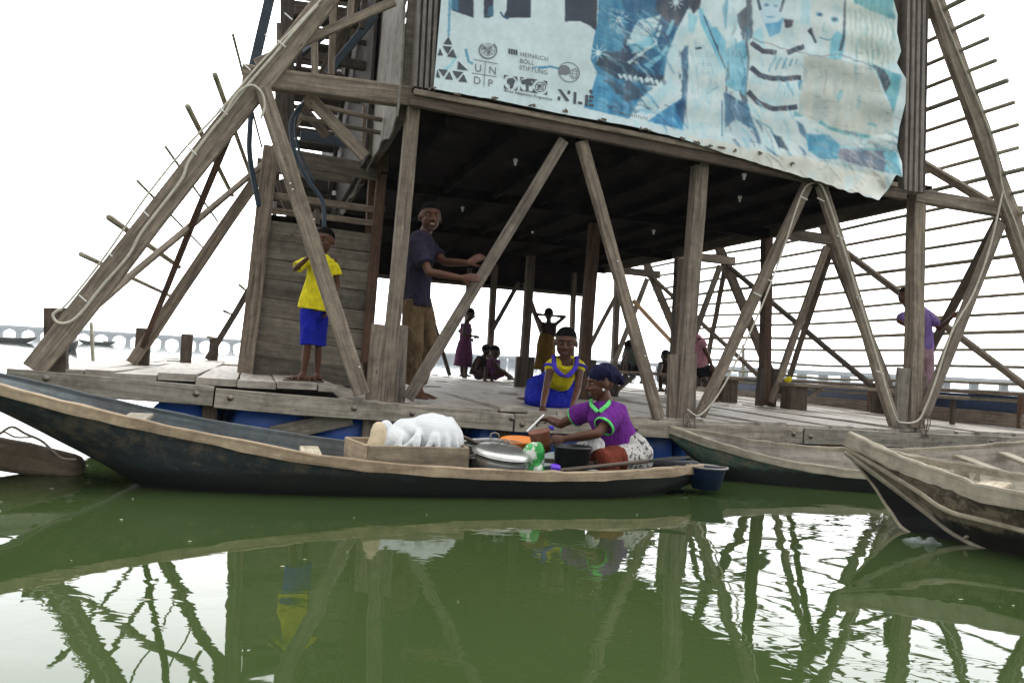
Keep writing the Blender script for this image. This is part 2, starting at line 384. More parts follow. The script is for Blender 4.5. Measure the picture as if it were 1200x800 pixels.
for k in (1,2,3):
    v=BV*k; mt=TD if k>1 else T
    if k!=2: beam('rafter',rafL(.62,v),S(AP[0],v,AP[1]),(.12,.10)[k>1],.08,mt,sch,side=EU)
    beam('rafter',rafR(.44,v),S(AP[0],v,AP[1]),.15,.08,mt,sch,side=EU)
    beam('foot_post',S(LF+DLr*v+.1,v+.05,.58),S(LF+DLr*v+.1,v+.05,1.0),.15,.1,TD,sch,side=EU)
    if k==1: beam('foot_post',S(7.5,v+.05,.42),S(7.5,v+.05,.9),.15,.1,TD,sch,side=EU)
    for (a,b_,w_) in {1:[((427,452),(440,200),.11),((681,467),(697,262),.14),((896,474),(899,262),.125)],2:[((612,455),(622,300),.12),((788,468),(797,285),.14)],
                   3:[((572,446),(580,310),.11),((719,447),(724,320),.11),((668,450),(673,320),.08),((544,444),(550,315),.08)]}[k]:
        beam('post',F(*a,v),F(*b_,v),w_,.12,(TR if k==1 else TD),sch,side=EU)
        if w_>.1:
            u0,_,z0=uvz(F(*a,v)); cl=MB()
            for du in (-.1,.1): add_beam(cl,S(u0+du,v-.02,z0-.02),S(u0+du+.015,v-.02,z0+(.5 if k<3 else .36)),.085,.09,side=EU)
            part(cl,'post_cleats',TD)
    beam('floor_beam',S(-1.2,v-.02,2.9),S(.0,v-.02,2.89),.09,.14,T if k<3 else TD,sch,side=EV)
    beam('floor_beam',S(0,v-.02,2.86),S(5.48,v-.02,2.84),.09,.13,M['ceiling'],sch,side=EV)  # stretch under the floor in the near-black colour, its shade painted in
    beam('floor_beam',S(5.5,v-.02,2.87),S(6.7,v-.02,2.86),.09,.14,T if k<3 else TD,sch,side=EV)
    beam('brace',S(5.62,v-.07,.55),S(6.4,v-.07,2.75),.1,.05,T,sch,side=EU)
# side extension brace mirrored for the far left
    beam('brace',S(-.1,v-.07,.55),S(-.95,v-.07,2.75),.1,.05,TD,sch,side=EU)
v=8.1
for a,b_,w_ in (((608,331),(575,390),.08),((614,331),(636,392),.09),((722,347),(678,430),.08),((500,350),(527,440),.07)):
    beam('brace',F(*a,v-.08),F(*b_,v-.08),w_,.05,TD,sch,side=EU)
for i,z in enumerate((2.42,2.55,2.68,2.81,2.93)):
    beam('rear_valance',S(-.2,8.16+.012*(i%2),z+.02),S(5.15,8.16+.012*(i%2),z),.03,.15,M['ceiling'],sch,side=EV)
beam('rear_valance',S(-.2,8.22,2.34),S(5.2,8.22,2.33),.07,.08,TD,sch,side=EV)
beam('brace',F(742,352,6.6),F(803,418,6.6),.07,.05,M['fresh'],sch)
# bracing in the slopes
def xb(p,q,mat=T,w=.09): beam('slope_brace',p,q,w,.05,mat,sch,side=EV)
xb(F(82,384,.0),rafL(3.0,BV),T,.075); xb(F(292,100,.05),rafL(.8,BV),TR,.07)
xb(rafR(2.75,.05),rafR(.5,BV),TD,.10); xb(rafR(.6,.05),rafR(2.85,BV),T,.09)
xb(rafR(2.9,.05),rafR(5.1,BV),T,.10); xb(rafR(5.1,.05),rafR(2.95,BV),T,.08)
for k in (1,2):
    xb(rafR(2.8,BV*k),rafR(.5,BV*(k+1)),TD,.09); xb(rafR(.6,BV*k),rafR(2.8,BV*(k+1)),TD,.09)
xb(rafL(2.9,.05),rafL(5.1,BV),M['bluestrip'],.08)
# --- battens: round poles along the slopes, right full length, left short
rnd=random.Random(5)
z=.78
i=0
while z<9.6:
    e=-.42+rnd.uniform(-.08,.06); r=.022 if i%4 else .027
    p0=rafR(z,e)+EU*.125; p1=rafR(z+rnd.uniform(-.04,.04),8.5)+EU*.125; pm=rafR(z-rnd.uniform(.01,.06),4)+EU*.12
    m=MB(); pp=curve_pts([p0,rafR(z-.01,2.)+EU*.125,pm,rafR(z,6.2)+EU*.12,p1],3)
    add_sweep(m,pp,[r]*len(pp),n=6,cap='flat'); part(m,'batten',M['batten'],True)
    z+=.203; i+=1
lb=[(95,298,.019,3.4),(128,255,.024,2.8),(161,212,.010,3.2),(194,172,.010,3.0),(220,125,.022,3.0),(252,88,.022,3.0),(273,41,.011,3.0)]
for px,py,r,vl in lb:
    p0=F(px,py,-.40); uu,_,zz=uvz(p0); uu-=0
    m=MB(); e=vl-.2+.4; pp=[p0+(EU*DL.dot(EU)/DL.dot(EV)+EV+V((0,0,DLz)))*e*t for t in (0,.25,.5,.75,1)]; add_sweep(m,pp,[r]*len(pp),n=8,cap='flat'); part(m,'batten',M['batten'],True)
zz=4.3
while zz<9.4:
    p0=rafL(zz,-.35)-EU*.12; p1=rafL(zz,8.4)-EU*.05
    m=MB(); add_sweep(m,[p0,p1],[.02,.02],n=6,cap='flat'); part(m,'batten',M['batten'],True); zz+=.31
for z0 in (1.0,1.45,1.9,2.3):
    p0=rafL(z0,7.5)-EU*.12; p1=rafL(z0,8.6)-EU*.12
    m=MB(); add_sweep(m,[p0,p1],[.022,.022],n=6,cap='flat'); part(m,'batten',M['batten'],True)
# --- first floor slab, joists under, walls above
mb=MB(); u=-.02; rnd=random.Random(8)
v=-.1
while v<8.2:
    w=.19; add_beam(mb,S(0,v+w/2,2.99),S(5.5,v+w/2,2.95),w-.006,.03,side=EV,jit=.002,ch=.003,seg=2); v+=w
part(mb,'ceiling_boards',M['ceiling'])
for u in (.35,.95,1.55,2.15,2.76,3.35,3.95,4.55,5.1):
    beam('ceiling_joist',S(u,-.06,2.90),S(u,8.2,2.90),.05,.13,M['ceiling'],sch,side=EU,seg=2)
beam('side_beam',S(5.5,-.02,2.87),S(5.5,8.2,2.87),.07,.16,TD,sch,side=EU)
beam('side_beam',S(-.03,.02,2.92),S(-.03,8.2,2.90),.06,.14,TD,sch,side=EU)
# little unlit lamp holders on the ceiling
for px,py in ((604,190),(542,245),(766,272),(872,207),(867,233)):
    p=at_z(px,py,2.80); m=MB(); add_lathe(m,p,[(0,.03),(.022,.03),(.022,.01),(.012,-.01),(.012,-.03),(0,-.035)],10); part(m,'lamp_holder',M['zip'],True)
m=MB(); add_beam(m,S(-.15,1.35,4.3),S(-.15,8.1,4.3),.03,3.0,side=EU,jit=0,seg=9); part(m,'side_wall',M['stair_dark'])  # dark sheet added over the pale wall, standing for the stair's darkness
# left side wall of the upper floor with a ragged lower edge
mb=MB(); rnd=random.Random(2); cols=60; rows=10; rag=0
low=[]
for i in range(cols+1):
    rag=.6*rag+rnd.uniform(-.035,.035); low.append(2.82+rag-.02*math.sin(i*.5)-.12*(i/cols))
for s in (0,1):
    for i in range(cols+1):
        for j in range(rows+1):
            v=-.08+8.2*i/cols; t=j/rows; z=low[i]*(1-t)+5.9*t
            mb.v.append(S(-.10+s*.018+.012*math.sin(i*.9+j),v,z))
n=(cols+1)*(rows+1)
for i in range(cols):
    for j in range(rows):
        a=i*(rows+1)+j; q=(a,a+1,a+rows+2,a+rows+1); uvq=[(S_[2],S_[1]) for S_ in [uvz(mb.v[x]) for x in q]]
        mb.face(q,uvq); mb.face([x+n for x in q][::-1],uvq[::-1])
for i in range(cols):
    a=i*(rows+1); b=(i+1)*(rows+1); mb.face((a,b,b+n,a+n)); a+=rows;b+=rows; mb.face((a+n,b+n,b,a))
for a in (0,cols*(rows+1)):
    for j in range(rows): 
        q=(a+j,a+j+n,a+j+1+n,a+j+1); mb.face(q if a==0 else q[::-1])
part(mb,'side_wall',M['ply'])
def wallbox(name,p0,p1,h,t,mat,side): 
    m=MB(); add_beam(m,p0,p1,t,h,side=side,jit=0,ch=.002,seg=9); part(m,name,mat)
wallbox('front_wall',S(-.05,-.02,4.42),S(5.4,-.02,4.35),2.72,.04,M['cladding'],EV)
wallbox('side_wall',S(5.5,.1,4.42),S(5.5,8.1,4.42),2.9,.04,M['cladding'],EU)
wallbox('rear_wall',S(0,8.15,4.42),S(5.4,8.15,4.42),2.9,.04,M['cladding'],EV)
# gable cladding and roof sheets over the upper floors
mb=MB()
for v in (-.03,8.2):
    z=5.8
    while z<9.4:
        ul=LF+SL*(z-.6)+.25; ur=RFt-SRr*(z-.45)-.25
        if ur-ul>.3: add_beam(mb,S(ul,v,z),S(ur,v,z),.03,.24,side=EV,jit=0,seg=9)
        z+=.25
part(mb,'gable_boards',M['cladding'])
beam('ridge_beam',S(AP[0],-.3,AP[1]-.1),S(AP[0],8.5,AP[1]-.1),.1,.16,TD,sch,side=EU)
# fluted corner trims beside the banner
def trim(pts,v,wid,dep,n,name='corner_trim'):
    top,bot=F(*pts[0],v),F(*pts[1],v); up=(top-bot); top=bot+up*1.25
    mb=MB()
    prof=[]
    for i in range(n):
        a=i/n; prof+= [(a,0),(a+.55/n,0),(a+.62/n,.6),(a+.93/n,.6)]
    prof.append((1,0))
    L=[(-.5+a,-d) for a,d in prof]
    for p in (bot,top):
        for a,d in L: mb.v.append(p+EU*wid*a+EV*(-d*.0+ (dep*.35 if d<0 else 0)))
        for a in (.5,-.5): mb.v.append(p+EU*wid*a+EV*dep)
    m_=len(L)+2
    for i in range(m_):
        j=(i+1)%m_; mb.face((i,j,m_+j,m_+i),[(0,i*.03),(0,j*.03),(2.,j*.03),(2.,i*.03)])
    mb.face(list(range(m_))[::-1]); mb.face(list(range(m_,2*m_)))
    part(mb,name,M['trim_w'])
M['trim_w']=wood('painted_trim',(.13,.115,.105),(.27,.245,.225),sx=.8,sy=30,blot=.5)
trim(((503,0),(498,103)),-.19,.19,.14,4)
trim(((1076,0),(1072,224)),-.19,.27,.16,4)
beam('trim_plank',F(1052,0,-.1),F(1050,205,-.1),.16,.03,TD,sch,side=EU)
# --- boarded enclosure on the left (row 1.8)
pv=1.8
def PV(px,py,dv=0): return F(px,py,pv+dv)
top=((313,258),(437,274)); bot=((296,438),(424,455))
nb=8
for i in range(nb):
    t=(i+.5)/nb
    l=(top[0][0]+(bot[0][0]-top[0][0])*t, top[0][1]+(bot[0][1]-top[0][1])*t); r=(top[1][0]+(bot[1][0]-top[1][0])*t, top[1][1]+(bot[1][1]-top[1][1])*t)
    beam('wall_board',PV(*l),PV(*r),.03,.192+.006*(i%2),M['cladding'],sch,side=EV+V((0,0,.12)),jit=.003)
# near-black sheet behind the board gaps, standing for the shade inside
wallbox('dark_backing',PV(300,350,.12),PV(428,360,.12),1.75,.02,M['ceiling'],EV)
beam('corner_post',PV(287,437,-.03),PV(318,172,-.03),.155,.1,T,sch,side=EU)
beam('corner_post',PV(428,424,-.02),PV(447,205,-.02),.10,.1,TR,sch,side=EU)
beam('corner_post',F(420,455,1.9),F(441,120,1.9),.06,.08,TR,sch,side=EU)
beam('wall_rail',PV(312,246,-.02),PV(440,262,-.02),.04,.06,T,sch,side=EV)
beam('wall_rail',PV(318,229,-.02),PV(440,246,-.02),.05,.07,T,sch,side=EV)
beam('wall_rail',PV(330,183,-.03),PV(446,203,-.03),.06,.17,T,sch,side=EV)
beam('wall_rail',PV(371,246,-.03),PV(372,262,-.03),.06,.05,T,sch,side=EV)
# --- stair behind: first flight rising away, second flight coming back overhead
def flight(u0,u1,v0,z0,v1,z1,n,st=M['stair_dark']):
    for u in (u0,u1): beam('stair_stringer',S(u,v0,z0),S(u,v1,z1),.05,.24,st,sch,side=EU,seg=1)
    for i in range(n):
        t=(i+.5)/n; z=z0+(z1-z0)*t; v=v0+(v1-v0)*t
        beam('stair_tread',S(u0+.03,v,z),S(u1-.03,v,z),.26,.04,M['stair_dark'],sch,side=EV,jit=.002,seg=1)
flight(-.95,-.3,2.3,.6,5.0,2.95,9)
flight(-.95,-.25,4.7,2.95,1.6,5.7,12)
# landings and lattice
for i in range(5):
    beam('landing_board',S(-1.0,5.0+.24*i,2.95),S(-.1,5.0+.24*i,2.95),.2,.03,TD,sch,side=EV)
for (a,b_,w,v,mt,nm) in [((300,75),(462,2),.07,-.0,T,'rail'),((350,80),(352,40),.05,.5,TD,'baluster'),((328,86),(327,28),.045,.02,T,'baluster'),((369,92),(368,2),.055,.02,T,'baluster'),((388,88),(391,0),.055,.25,T,'baluster'),
      ((409,30),(412,0),.05,.02,T,'baluster'),((424,34),(428,-10),.05,.3,TD,'baluster'),((353,44),(368,5),.05,.3,T,'baluster'),
      ((384,86),(440,18),.07,.6,M['bluestrip'],'rail'),((360,112),(428,184),.10,.1,T,'brace'),((352,124),(384,160),.08,1.2,TD,'brace'),
      ((373,124),(448,141),.035,.6,T,'rail'),((352,138),(447,156),.035,.9,T,'rail'),
      ((294,92),(318,-10),.09,1.0,M['bluestrip'],'upright'),((338,200),(336,-20),.12,1.0,TD,'upright'),((448,200),(455,-20),.12,1.7,TR,'upright'),
      ((330,170),(330,105),.12,1.0,TD,'upright'),((345,12),(460,30),.1,1.9,TD,'rail'),((345,62),(450,82),.1,1.9,TD,'rail'),((345,100),(450,120),.14,2.1,TD,'rail'),
      ((352,158),(448,176),.09,1.75,M['bluestrip'],'rail'),((345,35),(455,56),.05,2.0,TD,'rail'),((378,90),(396,50),.1,1.5,TD,'brace'),((385,90),(420,-10),.12,1.9,TD,'brace'),
      ((325,120),(333,180),.06,1.3,TD,'baluster'),((425,180),(427,125),.04,1.4,T,'baluster'),((433,182),(435,128),.04,1.4,T,'baluster'),((441,184),(443,130),.04,1.4,T,'baluster')]:
    beam('stair_'+nm,F(*a,v),F(*b_,v),w,.05,mt,sch,side=(EU if nm not in('rail',) else V((0,0,1))))
rr_=random.Random(21)
for i in range(17):
    y=-8+i*14.5; x0=338-rr_.uniform(0,12); y0=y+rr_.uniform(-3,3); hh=rr_.choice((.07,.09,.11,.14))
    if 118<y<150: hh=.06
    beam('stair_slat',F(x0,y0,4.6),F(452,y0+17,4.6),.03,hh,M['stair_dark'] if i%4 else TD,sch,side=EV)
# blue grey struts on the left face
tube('bent_pipe',[F(297,100,.7),F(293,150,.7),F(293,185,.7),F(303,240,.7)],.024,M['hose_b'],sch)
tube('bent_pipe',[F(352,124,.2),F(341,145,.2),F(346,180,.2),F(362,212,.2),F(378,236,.2),F(380,265,.2)],.018,M['hose_b'],sch)
tube('bent_pipe',[F(356,120,.25),F(346,145,.25),F(351,178,.25),F(368,212,.25)],.011,M['hose_b'],sch)
# pale cable along the left rafter and the right one
cb=[(372,6),(345,36),(318,68),(290,100),(262,136),(250,150),(222,188),(214,208),(196,233),(166,272),(150,300),(118,337),(97,364),(82,377),(68,378),(62,369),(70,362)]
tube('cable',[F(*p,-.135) for p in cb],.011,M['hose'],sch)
cb=[(376,0),(330,48),(300,80),(255,133),(215,176),(170,232),(126,296),(88,345),(70,364)]
tube('cable',[F(*p,-.125) for p in cb],.008,M['hose'],sch)
tube('cable',[F(*p,-.15) for p in ((262,136),(278,110),(295,100),(307,110),(310,125),(306,138))],.010,M['hose'],sch)
for p in ((338,20),(315,45),(289,79),(255,127),(221,174),(196,204),(170,250),(127,297),(97,350),(330,52),(262,131),(226,178)):
    m=MB(); add_sweep(m,[F(p[0]-4,p[1]-4,-.15),F(p[0]+4,p[1]+3,-.15)],[.006,.006],n=6); part(m,'cable_tie',M['zip'])
cb=[(954,214),(940,226),(915,300),(890,365),(862,425),(846,455),(832,475),(818,487),(806,480)]
tube('cable',[F(*p,-.14) for p in cb],.009,M['hose'],sch)
cb=[(958,214),(966,224),(985,280),(1005,345),(1025,410),(1048,485),(1058,495),(1075,493),(1083,480),(1095,450),(1115,390),(1140,345),(1160,290),(1175,225)]
tube('cable',[F(*p,-.15) for p in cb],.010,M['hose'],sch)
tube('cable',[F(*p,-.13) for p in ((1098,0),(1130,80),(1165,170),(1176,225),(1190,262),(1206,310),(1240,400))],.010,M['hose'],sch)
for p in ((942,232),(962,234),(888,345),(985,278),(905,330),(1031,436),(1008,350)):
    m=MB(); add_sweep(m,[F(p[0]-4,p[1]-2,-.15),F(p[0]+4,p[1]+2,-.15)],[.006,.006],n=6); part(m,'cable_tie',M['zip'])
# silver nail heads
for p,v in (((624,272),-.125),((557,382),-.125),((724,306),-.125),((756,417),-.125),((340,215),-.16),((421,430),-.16),((343,222),-.16)):
    m=MB(); add_lathe(m,F(*p,v-.003),[(0,-.004),(.009,-.004),(.007,.003),(0,.005)],8,axis=-EV); part(m,'bolt',M['zip'],True)
# right hand raised edge of drums and planks
for (v0,v1,ut) in ((.6,2.9,8.0),(3.1,5.6,8.0),(5.8,8.2,8.0)):
    beam('edge_plank',S(ut-.12,v0,.86),S(ut-.12,v1,.86),.32,.05,T,sch,side=EU)
    beam('edge_plank',S(ut-.28,v0,.54),S(ut-.28,v1,.54),.05,.18,T,sch,side=EU)
    m=MB(); add_beam(m,S(ut-.1,v0+.03,.69),S(ut-.1,v1-.03,.69),.2,.28,side=EU); part(m,'float_panel',M['navy_plastic'])
    for v in (v0+.05,v1-.05): beam('edge_post',S(ut-.26,v,.45),S(ut-.26,v,.84),.09,.06,TR,sch,side=EU)
# ---------------------------------------------------------------- canoes
def hullmat(name, base, streak, wear, lo):
    m,nt,b=newmat(name); tc=nt.nodes.new('ShaderNodeTexCoord')
    mp=N(nt,'ShaderNodeMapping'); mp.inputs['Scale'].default_value=(1.2,14,1); nt.links.new(tc.outputs['UV'],mp.inputs[0])
    n1=N(nt,'ShaderNodeTexNoise',Scale=1.5,Detail=9.0,Roughness=.7,Distortion=.5); nt.links.new(mp.outputs[0],n1.inputs['Vector'])
    n2=N(nt,'ShaderNodeTexNoise',Scale=4.5,Detail=10.0,Roughness=.8); nt.links.new(tc.outputs['Object'],n2.inputs['Vector'])
    c=ramp(nt,n1.outputs[0],[(.35,base),(.6,streak)])
    f=ramp(nt,n2.outputs[0],[(.50,(0,0,0)),(.57,(.9,)*3)]); c=mixc(nt,f,c,wear)
    mp3=N(nt,'ShaderNodeMapping'); mp3.inputs['Scale'].default_value=(6,60,1); nt.links.new(tc.outputs['UV'],mp3.inputs[0])
    n3=N(nt,'ShaderNodeTexNoise',Scale=1.0,Detail=6.0,Roughness=.8); nt.links.new(mp3.outputs[0],n3.inputs['Vector'])
    f3=ramp(nt,n3.outputs[0],[(.60,(0,0,0)),(.66,(.8,)*3)]); c=mixc(nt,f3,c,lo)
    # wet, tarred band along the waterline, with a ragged upper edge
    sx=nt.nodes.new('ShaderNodeSeparateXYZ'); nt.links.new(tc.outputs['Object'],sx.inputs[0])
    ad=N(nt,'ShaderNodeMath',operation='MULTIPLY_ADD'); nt.links.new(n2.outputs[0],ad.inputs[0]); ad.inputs[1].default_value=-.22; nt.links.new(sx.outputs[2],ad.inputs[2])
    fw=ramp(nt,ad.outputs[0],[(0,(.92,)*3),(.03,(0,0,0))]); c=mixc(nt,fw,c,(.006,.007,.006))
    # seam of two hull planks and rows of nails
    su=nt.nodes.new('ShaderNodeSeparateXYZ'); nt.links.new(tc.outputs['UV'],su.inputs[0])
    nt.links.new(c,b.inputs['Base Color']); b.inputs['Roughness'].default_value=.6
    bump(nt,b,n1.outputs[0],.6,.006); return m
M['hull1']=hullmat('dark_blue_hull',(.006,.009,.011),(.022,.032,.038),(.080,.064,.044),(.22,.22,.19))
M['hull2']=hullmat('green_hull',(.020,.045,.032),(.06,.115,.085),(.15,.125,.085),(.25,.25,.2))
M['hull3']=hullmat('brown_hull',(.10,.080,.055),(.24,.195,.13),(.05,.035,.025),(.32,.27,.19))
M['inner1']=wood('grey_blue_inside',(.055,.068,.075),(.13,.155,.165),sx=.8,sy=14,blot=.6)
M['inner2']=wood('grey_inside',(.13,.12,.10),(.26,.24,.21),sx=.8,sy=14,blot=.5)
M['white_in']=wood('washed_boards',(.34,.32,.27),(.52,.49,.43),sx=.8,sy=14,blot=.3)
M['rail']=wood('gunwale_timber',(.15,.11,.07),(.36,.29,.20),sx=1.4,sy=20,blot=.7,stain=(.09,.055,.03))
M['rail2']=wood('gunwale_weathered',(.24,.21,.15),(.48,.43,.33),sx=1.4,sy=20,blot=.6)
M['black']=plain('tarred_bottom',(.004,.004,.005),.7,.4,8)
def canoe(name,label,st,mats,rail_r=(.022,.028),far_r=None,group='timber canoes moored at the floating building',bottom=None,wall=.022):
    """st: stations of 5-6 world points (Gn, Sn, Bn, Bf, Sf, Gf)"""
    c=sum((s[0]+s[-1] for s in st),V((0,0,0)))/(2*len(st)); c.z=0
    root=thing(name,label,'canoe',c,group)
    k=len(st[0])
    # refine stations with catmull-rom
    cols=[curve_pts([s[j] for s in st],5) for j in range(k)]; n=len(cols[0])
    prof=[0]
    def shell(inset,mi_side,mi_bot,mb,flip):
        base=len(mb.v)
        for i in range(n):
            pts=[V(cols[j][i]) for j in range(k)]; ctr=(pts[0]+pts[-1])/2
            for j,p in enumerate(pts):
                q=p.copy()
                if inset:
                    d=ctr-p; d.z=0; L=d.length
                    if L>1e-4: q+=d/L*min(inset,L*.8)
                    if 0<j<k-1: q.z+=inset
                mb.v.append(q)
        for i in range(n-1):
            for j in range(k-1):
                a=base+i*k+j; b=a+k; q=(a,b,b+1,a+1)
                if flip: q=q[::-1]
                L=i*.2; h0=[0,.2,.4,.8,1.,1.2][j]; uv=[(L,h0),(L+.2,h0),(L+.2,h0+.2),(L,h0+.2)]
                if flip: uv=uv[::-1]
                mb.face(q,uv,mi_bot if j==2 else mi_side)
    mb=MB(); shell(0,0,bottom if bottom else 0,mb,False); shell(wall,1,1,mb,True)
    # end caps
    for e in (0,n-1):
        a=e*k; b=n*k+e*k
        for j in range(k-1): mb.face((a+j,a+j+1,b+j+1,b+j))
    mb.build('hull',mats[:3],root,True)
    for j in (0,k-1):
        rr=rail_r if j==0 else (far_r or rail_r); a_,b_=rr; m=MB(); cc=cols[j]; nn=random.Random(len(label)+j)
        prof=[(-a_,-b_),(a_,-b_),(a_,b_*.75),(a_*.6,b_),(-a_*.6,b_),(-a_,b_*.75)]; ro=nn.random()*9; acc=0
        for i in range(n):
            t=(cc[min(i+1,n-1)]-cc[max(i-1,0)]).normalized(); sd=t.cross(V((0,0,1))).normalized(); up=sd.cross(t)
            w_=1+nn.uniform(-.12,.12); q=cc[i]+V((0,0,.006+nn.uniform(-.003,.003)))
            for x_,y_ in prof: m.v.append(q+sd*x_*w_+up*y_*w_)
        for i in range(n-1):
            L=(cc[i+1]-cc[i]).length
            for h in range(6):
                g=(h+1)%6; A=i*6; B_=A+6; m.face((A+h,A+g,B_+g,B_+h),[(ro+acc,h*.04),(ro+acc,h*.04+.04),(ro+acc+L,h*.04+.04),(ro+acc+L,h*.04)])
            acc+=L
        m.face([5,4,3,2,1,0]); m.face([(n-1)*6+h for h in range(6)]); m.build('gunwale',mats[3] if j==0 or not far_r else mats[1],root)
    return root,cols
def thwart(root,cols,i,drop,w,mat,t=.03,name='thwart'):
    a=V(cols[0][i]); b=V(cols[-1][i]); a.z-=drop; b.z-=drop; d=(b-a); a+=d*.09; b-=d*.07
    return beam(name,a,b,w,t,mat,root,side=(d.cross(V((0,0,1)))),jit=.001)
# boat 1
def pxline(pts,px):
    for a,b in zip(pts,pts[1:]):
        if px<=b[0]: t=(px-a[0])/(b[0]-a[0]); return a[1]+(b[1]-a[1])*t
    return pts[-1][1]
gn=[(-150,412),(-60,441),(0,457),(75,477),(150,496),(225,511),(300,526),(380,541),(450,549),(540,555),(620,558),(700,559),(770,555),(828,549)]
gf=[(-150,410),(-60,428),(0,441),(100,465),(200,487),(300,506),(400,520),(500,531),(560,534),(640,538),(700,540),(770,543),(828,545)]
st=[]
us=[-4.4,-3.7,-3.0,-2.5,-2.0,-1.4,-.7,0,.5,.95,1.4,1.8,2.1]
for u in us:
    e=max(0,(u-.9)/1.23); e2=max(0,(-2.2-u)/2.5)
    f=1-e**2.2; f*=1-min(1,e2**1.5)*.93; f=max(f,.04)
    vc=-1.48+.17*min(1,max(0,(-.6-u)/1.3)); hw=.42*f
    def solve(v,line):
        px=300
        # find pixel whose plane point has this u
        lo,hi=-600,1300
        for _ in range(40):
            mid=(lo+hi)/2; uu=uvz(F(mid,pxline(line,mid),v))[0]
            if uu<u: lo=mid
            else: hi=mid
        return F(lo,pxline(line,lo),v)
    Gn=solve(vc-hw,gn); Gf=solve(vc+hw,gf)
    if u<-3.9: Gn.z=Gf.z=(Gn.z+Gf.z)/2
    zb=-.10+ .50*max(0,-1.42-u)**1.0 + .2*max(0,(u-1.2))
    zb=min(zb,min(Gn.z,Gf.z)-.05)
    def P(v,z,u=u): return S(u,v,z)
    st.append([Gn,P(vc-hw*.93,(Gn.z+zb)/2+.0),P(vc-hw*.62,zb),P(vc+hw*.62,zb),P(vc+hw*.93,(Gf.z+zb)/2),Gf])
c1,c1c=canoe('canoe','long dark blue canoe with pale gunwale carrying the woman in purple and her pots',st,[M['hull1'],M['inner1'],M['black'],M['rail']],(.020,.032),(.012,.022),bottom=2)
def c1_at(px,v=-.93,z=0.0): return None
# thwart placement by u
def iu(cols,u):
    best=min(range(len(cols[0])),key=lambda i:abs(uvz(cols[0][i])[0]-u)); return best
for px,dr,w in ((152,.03,.15),(360,.05,.13)):
    u=uvz(F(px,515,-1.5))[0]; thwart(c1,c1c,iu(c1c,u),dr,w,M['rail2'])
for u in (-3,-2.1,-.9,.3,1.4):
    i=iu(c1c,u)
    for q in (1,4):
        pass
# bottom boards inside
beam('floor_board',S(-.8,-1.48,.03),S(1.5,-1.48,.04),.4,.02,M['inner1'],c1,side=EV)
# boat 2
gn2=[(770,498),(810,513),(870,531),(920,544),(960,551),(1015,557),(1100,563),(1200,565),(1300,566)]
gf2=[(770,497),(810,506),(870,518),(940,526),(1020,531),(1100,529),(1200,521),(1300,512)]
st=[]
u0=uvz(F(770,498,-.5))[0]
for s in (0,.35,.8,1.3,1.9,2.6,3.4,4.4):
    u=u0+s; f=min(1,(s/1.6)**.75) if s>0 else .03; f=max(f,.03)
    vc=-.72-.42*min(1,s/1.6); hw=.45*f
    def solve(v,line):
        lo,hi=600,1700
        for _ in range(40):
            mid=(lo+hi)/2; uu=uvz(F(mid,pxline(line,mid),v))[0]
            if uu<u: lo=mid
            else: hi=mid
        return F(lo,pxline(line,lo),v)
    Gn=solve(vc-hw,gn2); Gf=solve(vc+hw,gf2)
    if s<.1: Gf.z=Gn.z
    zb=max(-.15,Gn.z-.06-.42*s) if s<1 else -.15
    P=lambda v,z: S(u,v,z)
    st.append([Gn,P(vc-hw*.9,(Gn.z*.55+zb*.45)),P(vc-hw*.55,zb),P(vc+hw*.55,zb),P(vc+hw*.9,(Gf.z*.55+zb*.45)),Gf])
c2,c2c=canoe('canoe','green and brown canoe with raised bow lying against the deck edge behind the brown canoe',st,[M['hull2'],M['inner2'],M['black'],M['rail2']],(.018,.034),bottom=2)
for u,dr,w in ((2.0+u0,.05,.12),(3.0+u0,.04,.14),(3.7+u0,.04,.14)):
    thwart(c2,c2c,iu(c2c,u),dr,w,M['rail2'])
beam('floor_board',S(u0+1.5,-1.14,.0),S(u0+4.2,-1.14,.03),.5,.02,M['white_in'],c2,side=EV)
# boat 3
ax=V((.8,-.6,0)).normalized(); pr_=V((.6,.8,0)).normalized()
tip=at(993,514,5.1)
G=[]
def g3(px,py,Y): return at(px,py,Y)
near=[tip,at(1030,533,4.92),at(1075,551,4.66),at(1120,567,4.44),at(1175,584,4.22)]
d=(near[-1]-near[-2]); 
near+= [V((3.25,3.55,.31)),V((4.3,2.75,.32))]
far=[tip+V((.01,.01,0)),at(1040,534,5.2),at(1100,547,5.2),at(1160,557,5.1),at(1215,566,4.95),V((4.05,4.35,.31)),V((5.0,3.6,.32))]
seamn=[tip-V((0,0,.06)),at(1034,550,4.93),at(1075,575,4.70),at(1110,598,4.50),at(1165,613,4.32),V((3.2,3.6,.10)),V((4.25,2.8,.1))]
bn=[tip-V((0,0,.09)),at(1040,566,4.96),at(1085,600,4.80),at(1130,632,4.58),V((2.85,4.25,-.06)),V((3.38,3.78,-.07)),V((4.4,3.0,-.07))]
bf=[tip-V((-.01,-.01,.09)),at(1022,566,5.1),at(1043,598,5.02),at(1075,628,4.83),V((3.0,4.75,-.06)),V((3.85,4.2,-.07)),V((4.8,3.5,-.07))]
seamf=[tip-V((-.01,0,.06)),at(1030,548,5.17),V((far[2].x,far[2].y,.2)),V((far[3].x,far[3].y,.15)),V((far[4].x,far[4].y,.12)),V((4.0,4.3,.1)),V((4.95,3.55,.1))]
st=[list(x) for x in zip(near,seamn,bn,bf,seamf,far)]
c3,c3c=canoe('canoe','brown canoe with broad pale gunwale and blunt pointed bow at the right of the water',st,[M['hull3'],M['white_in'],M['black'],M['rail2']],(.020,.045),bottom=2)
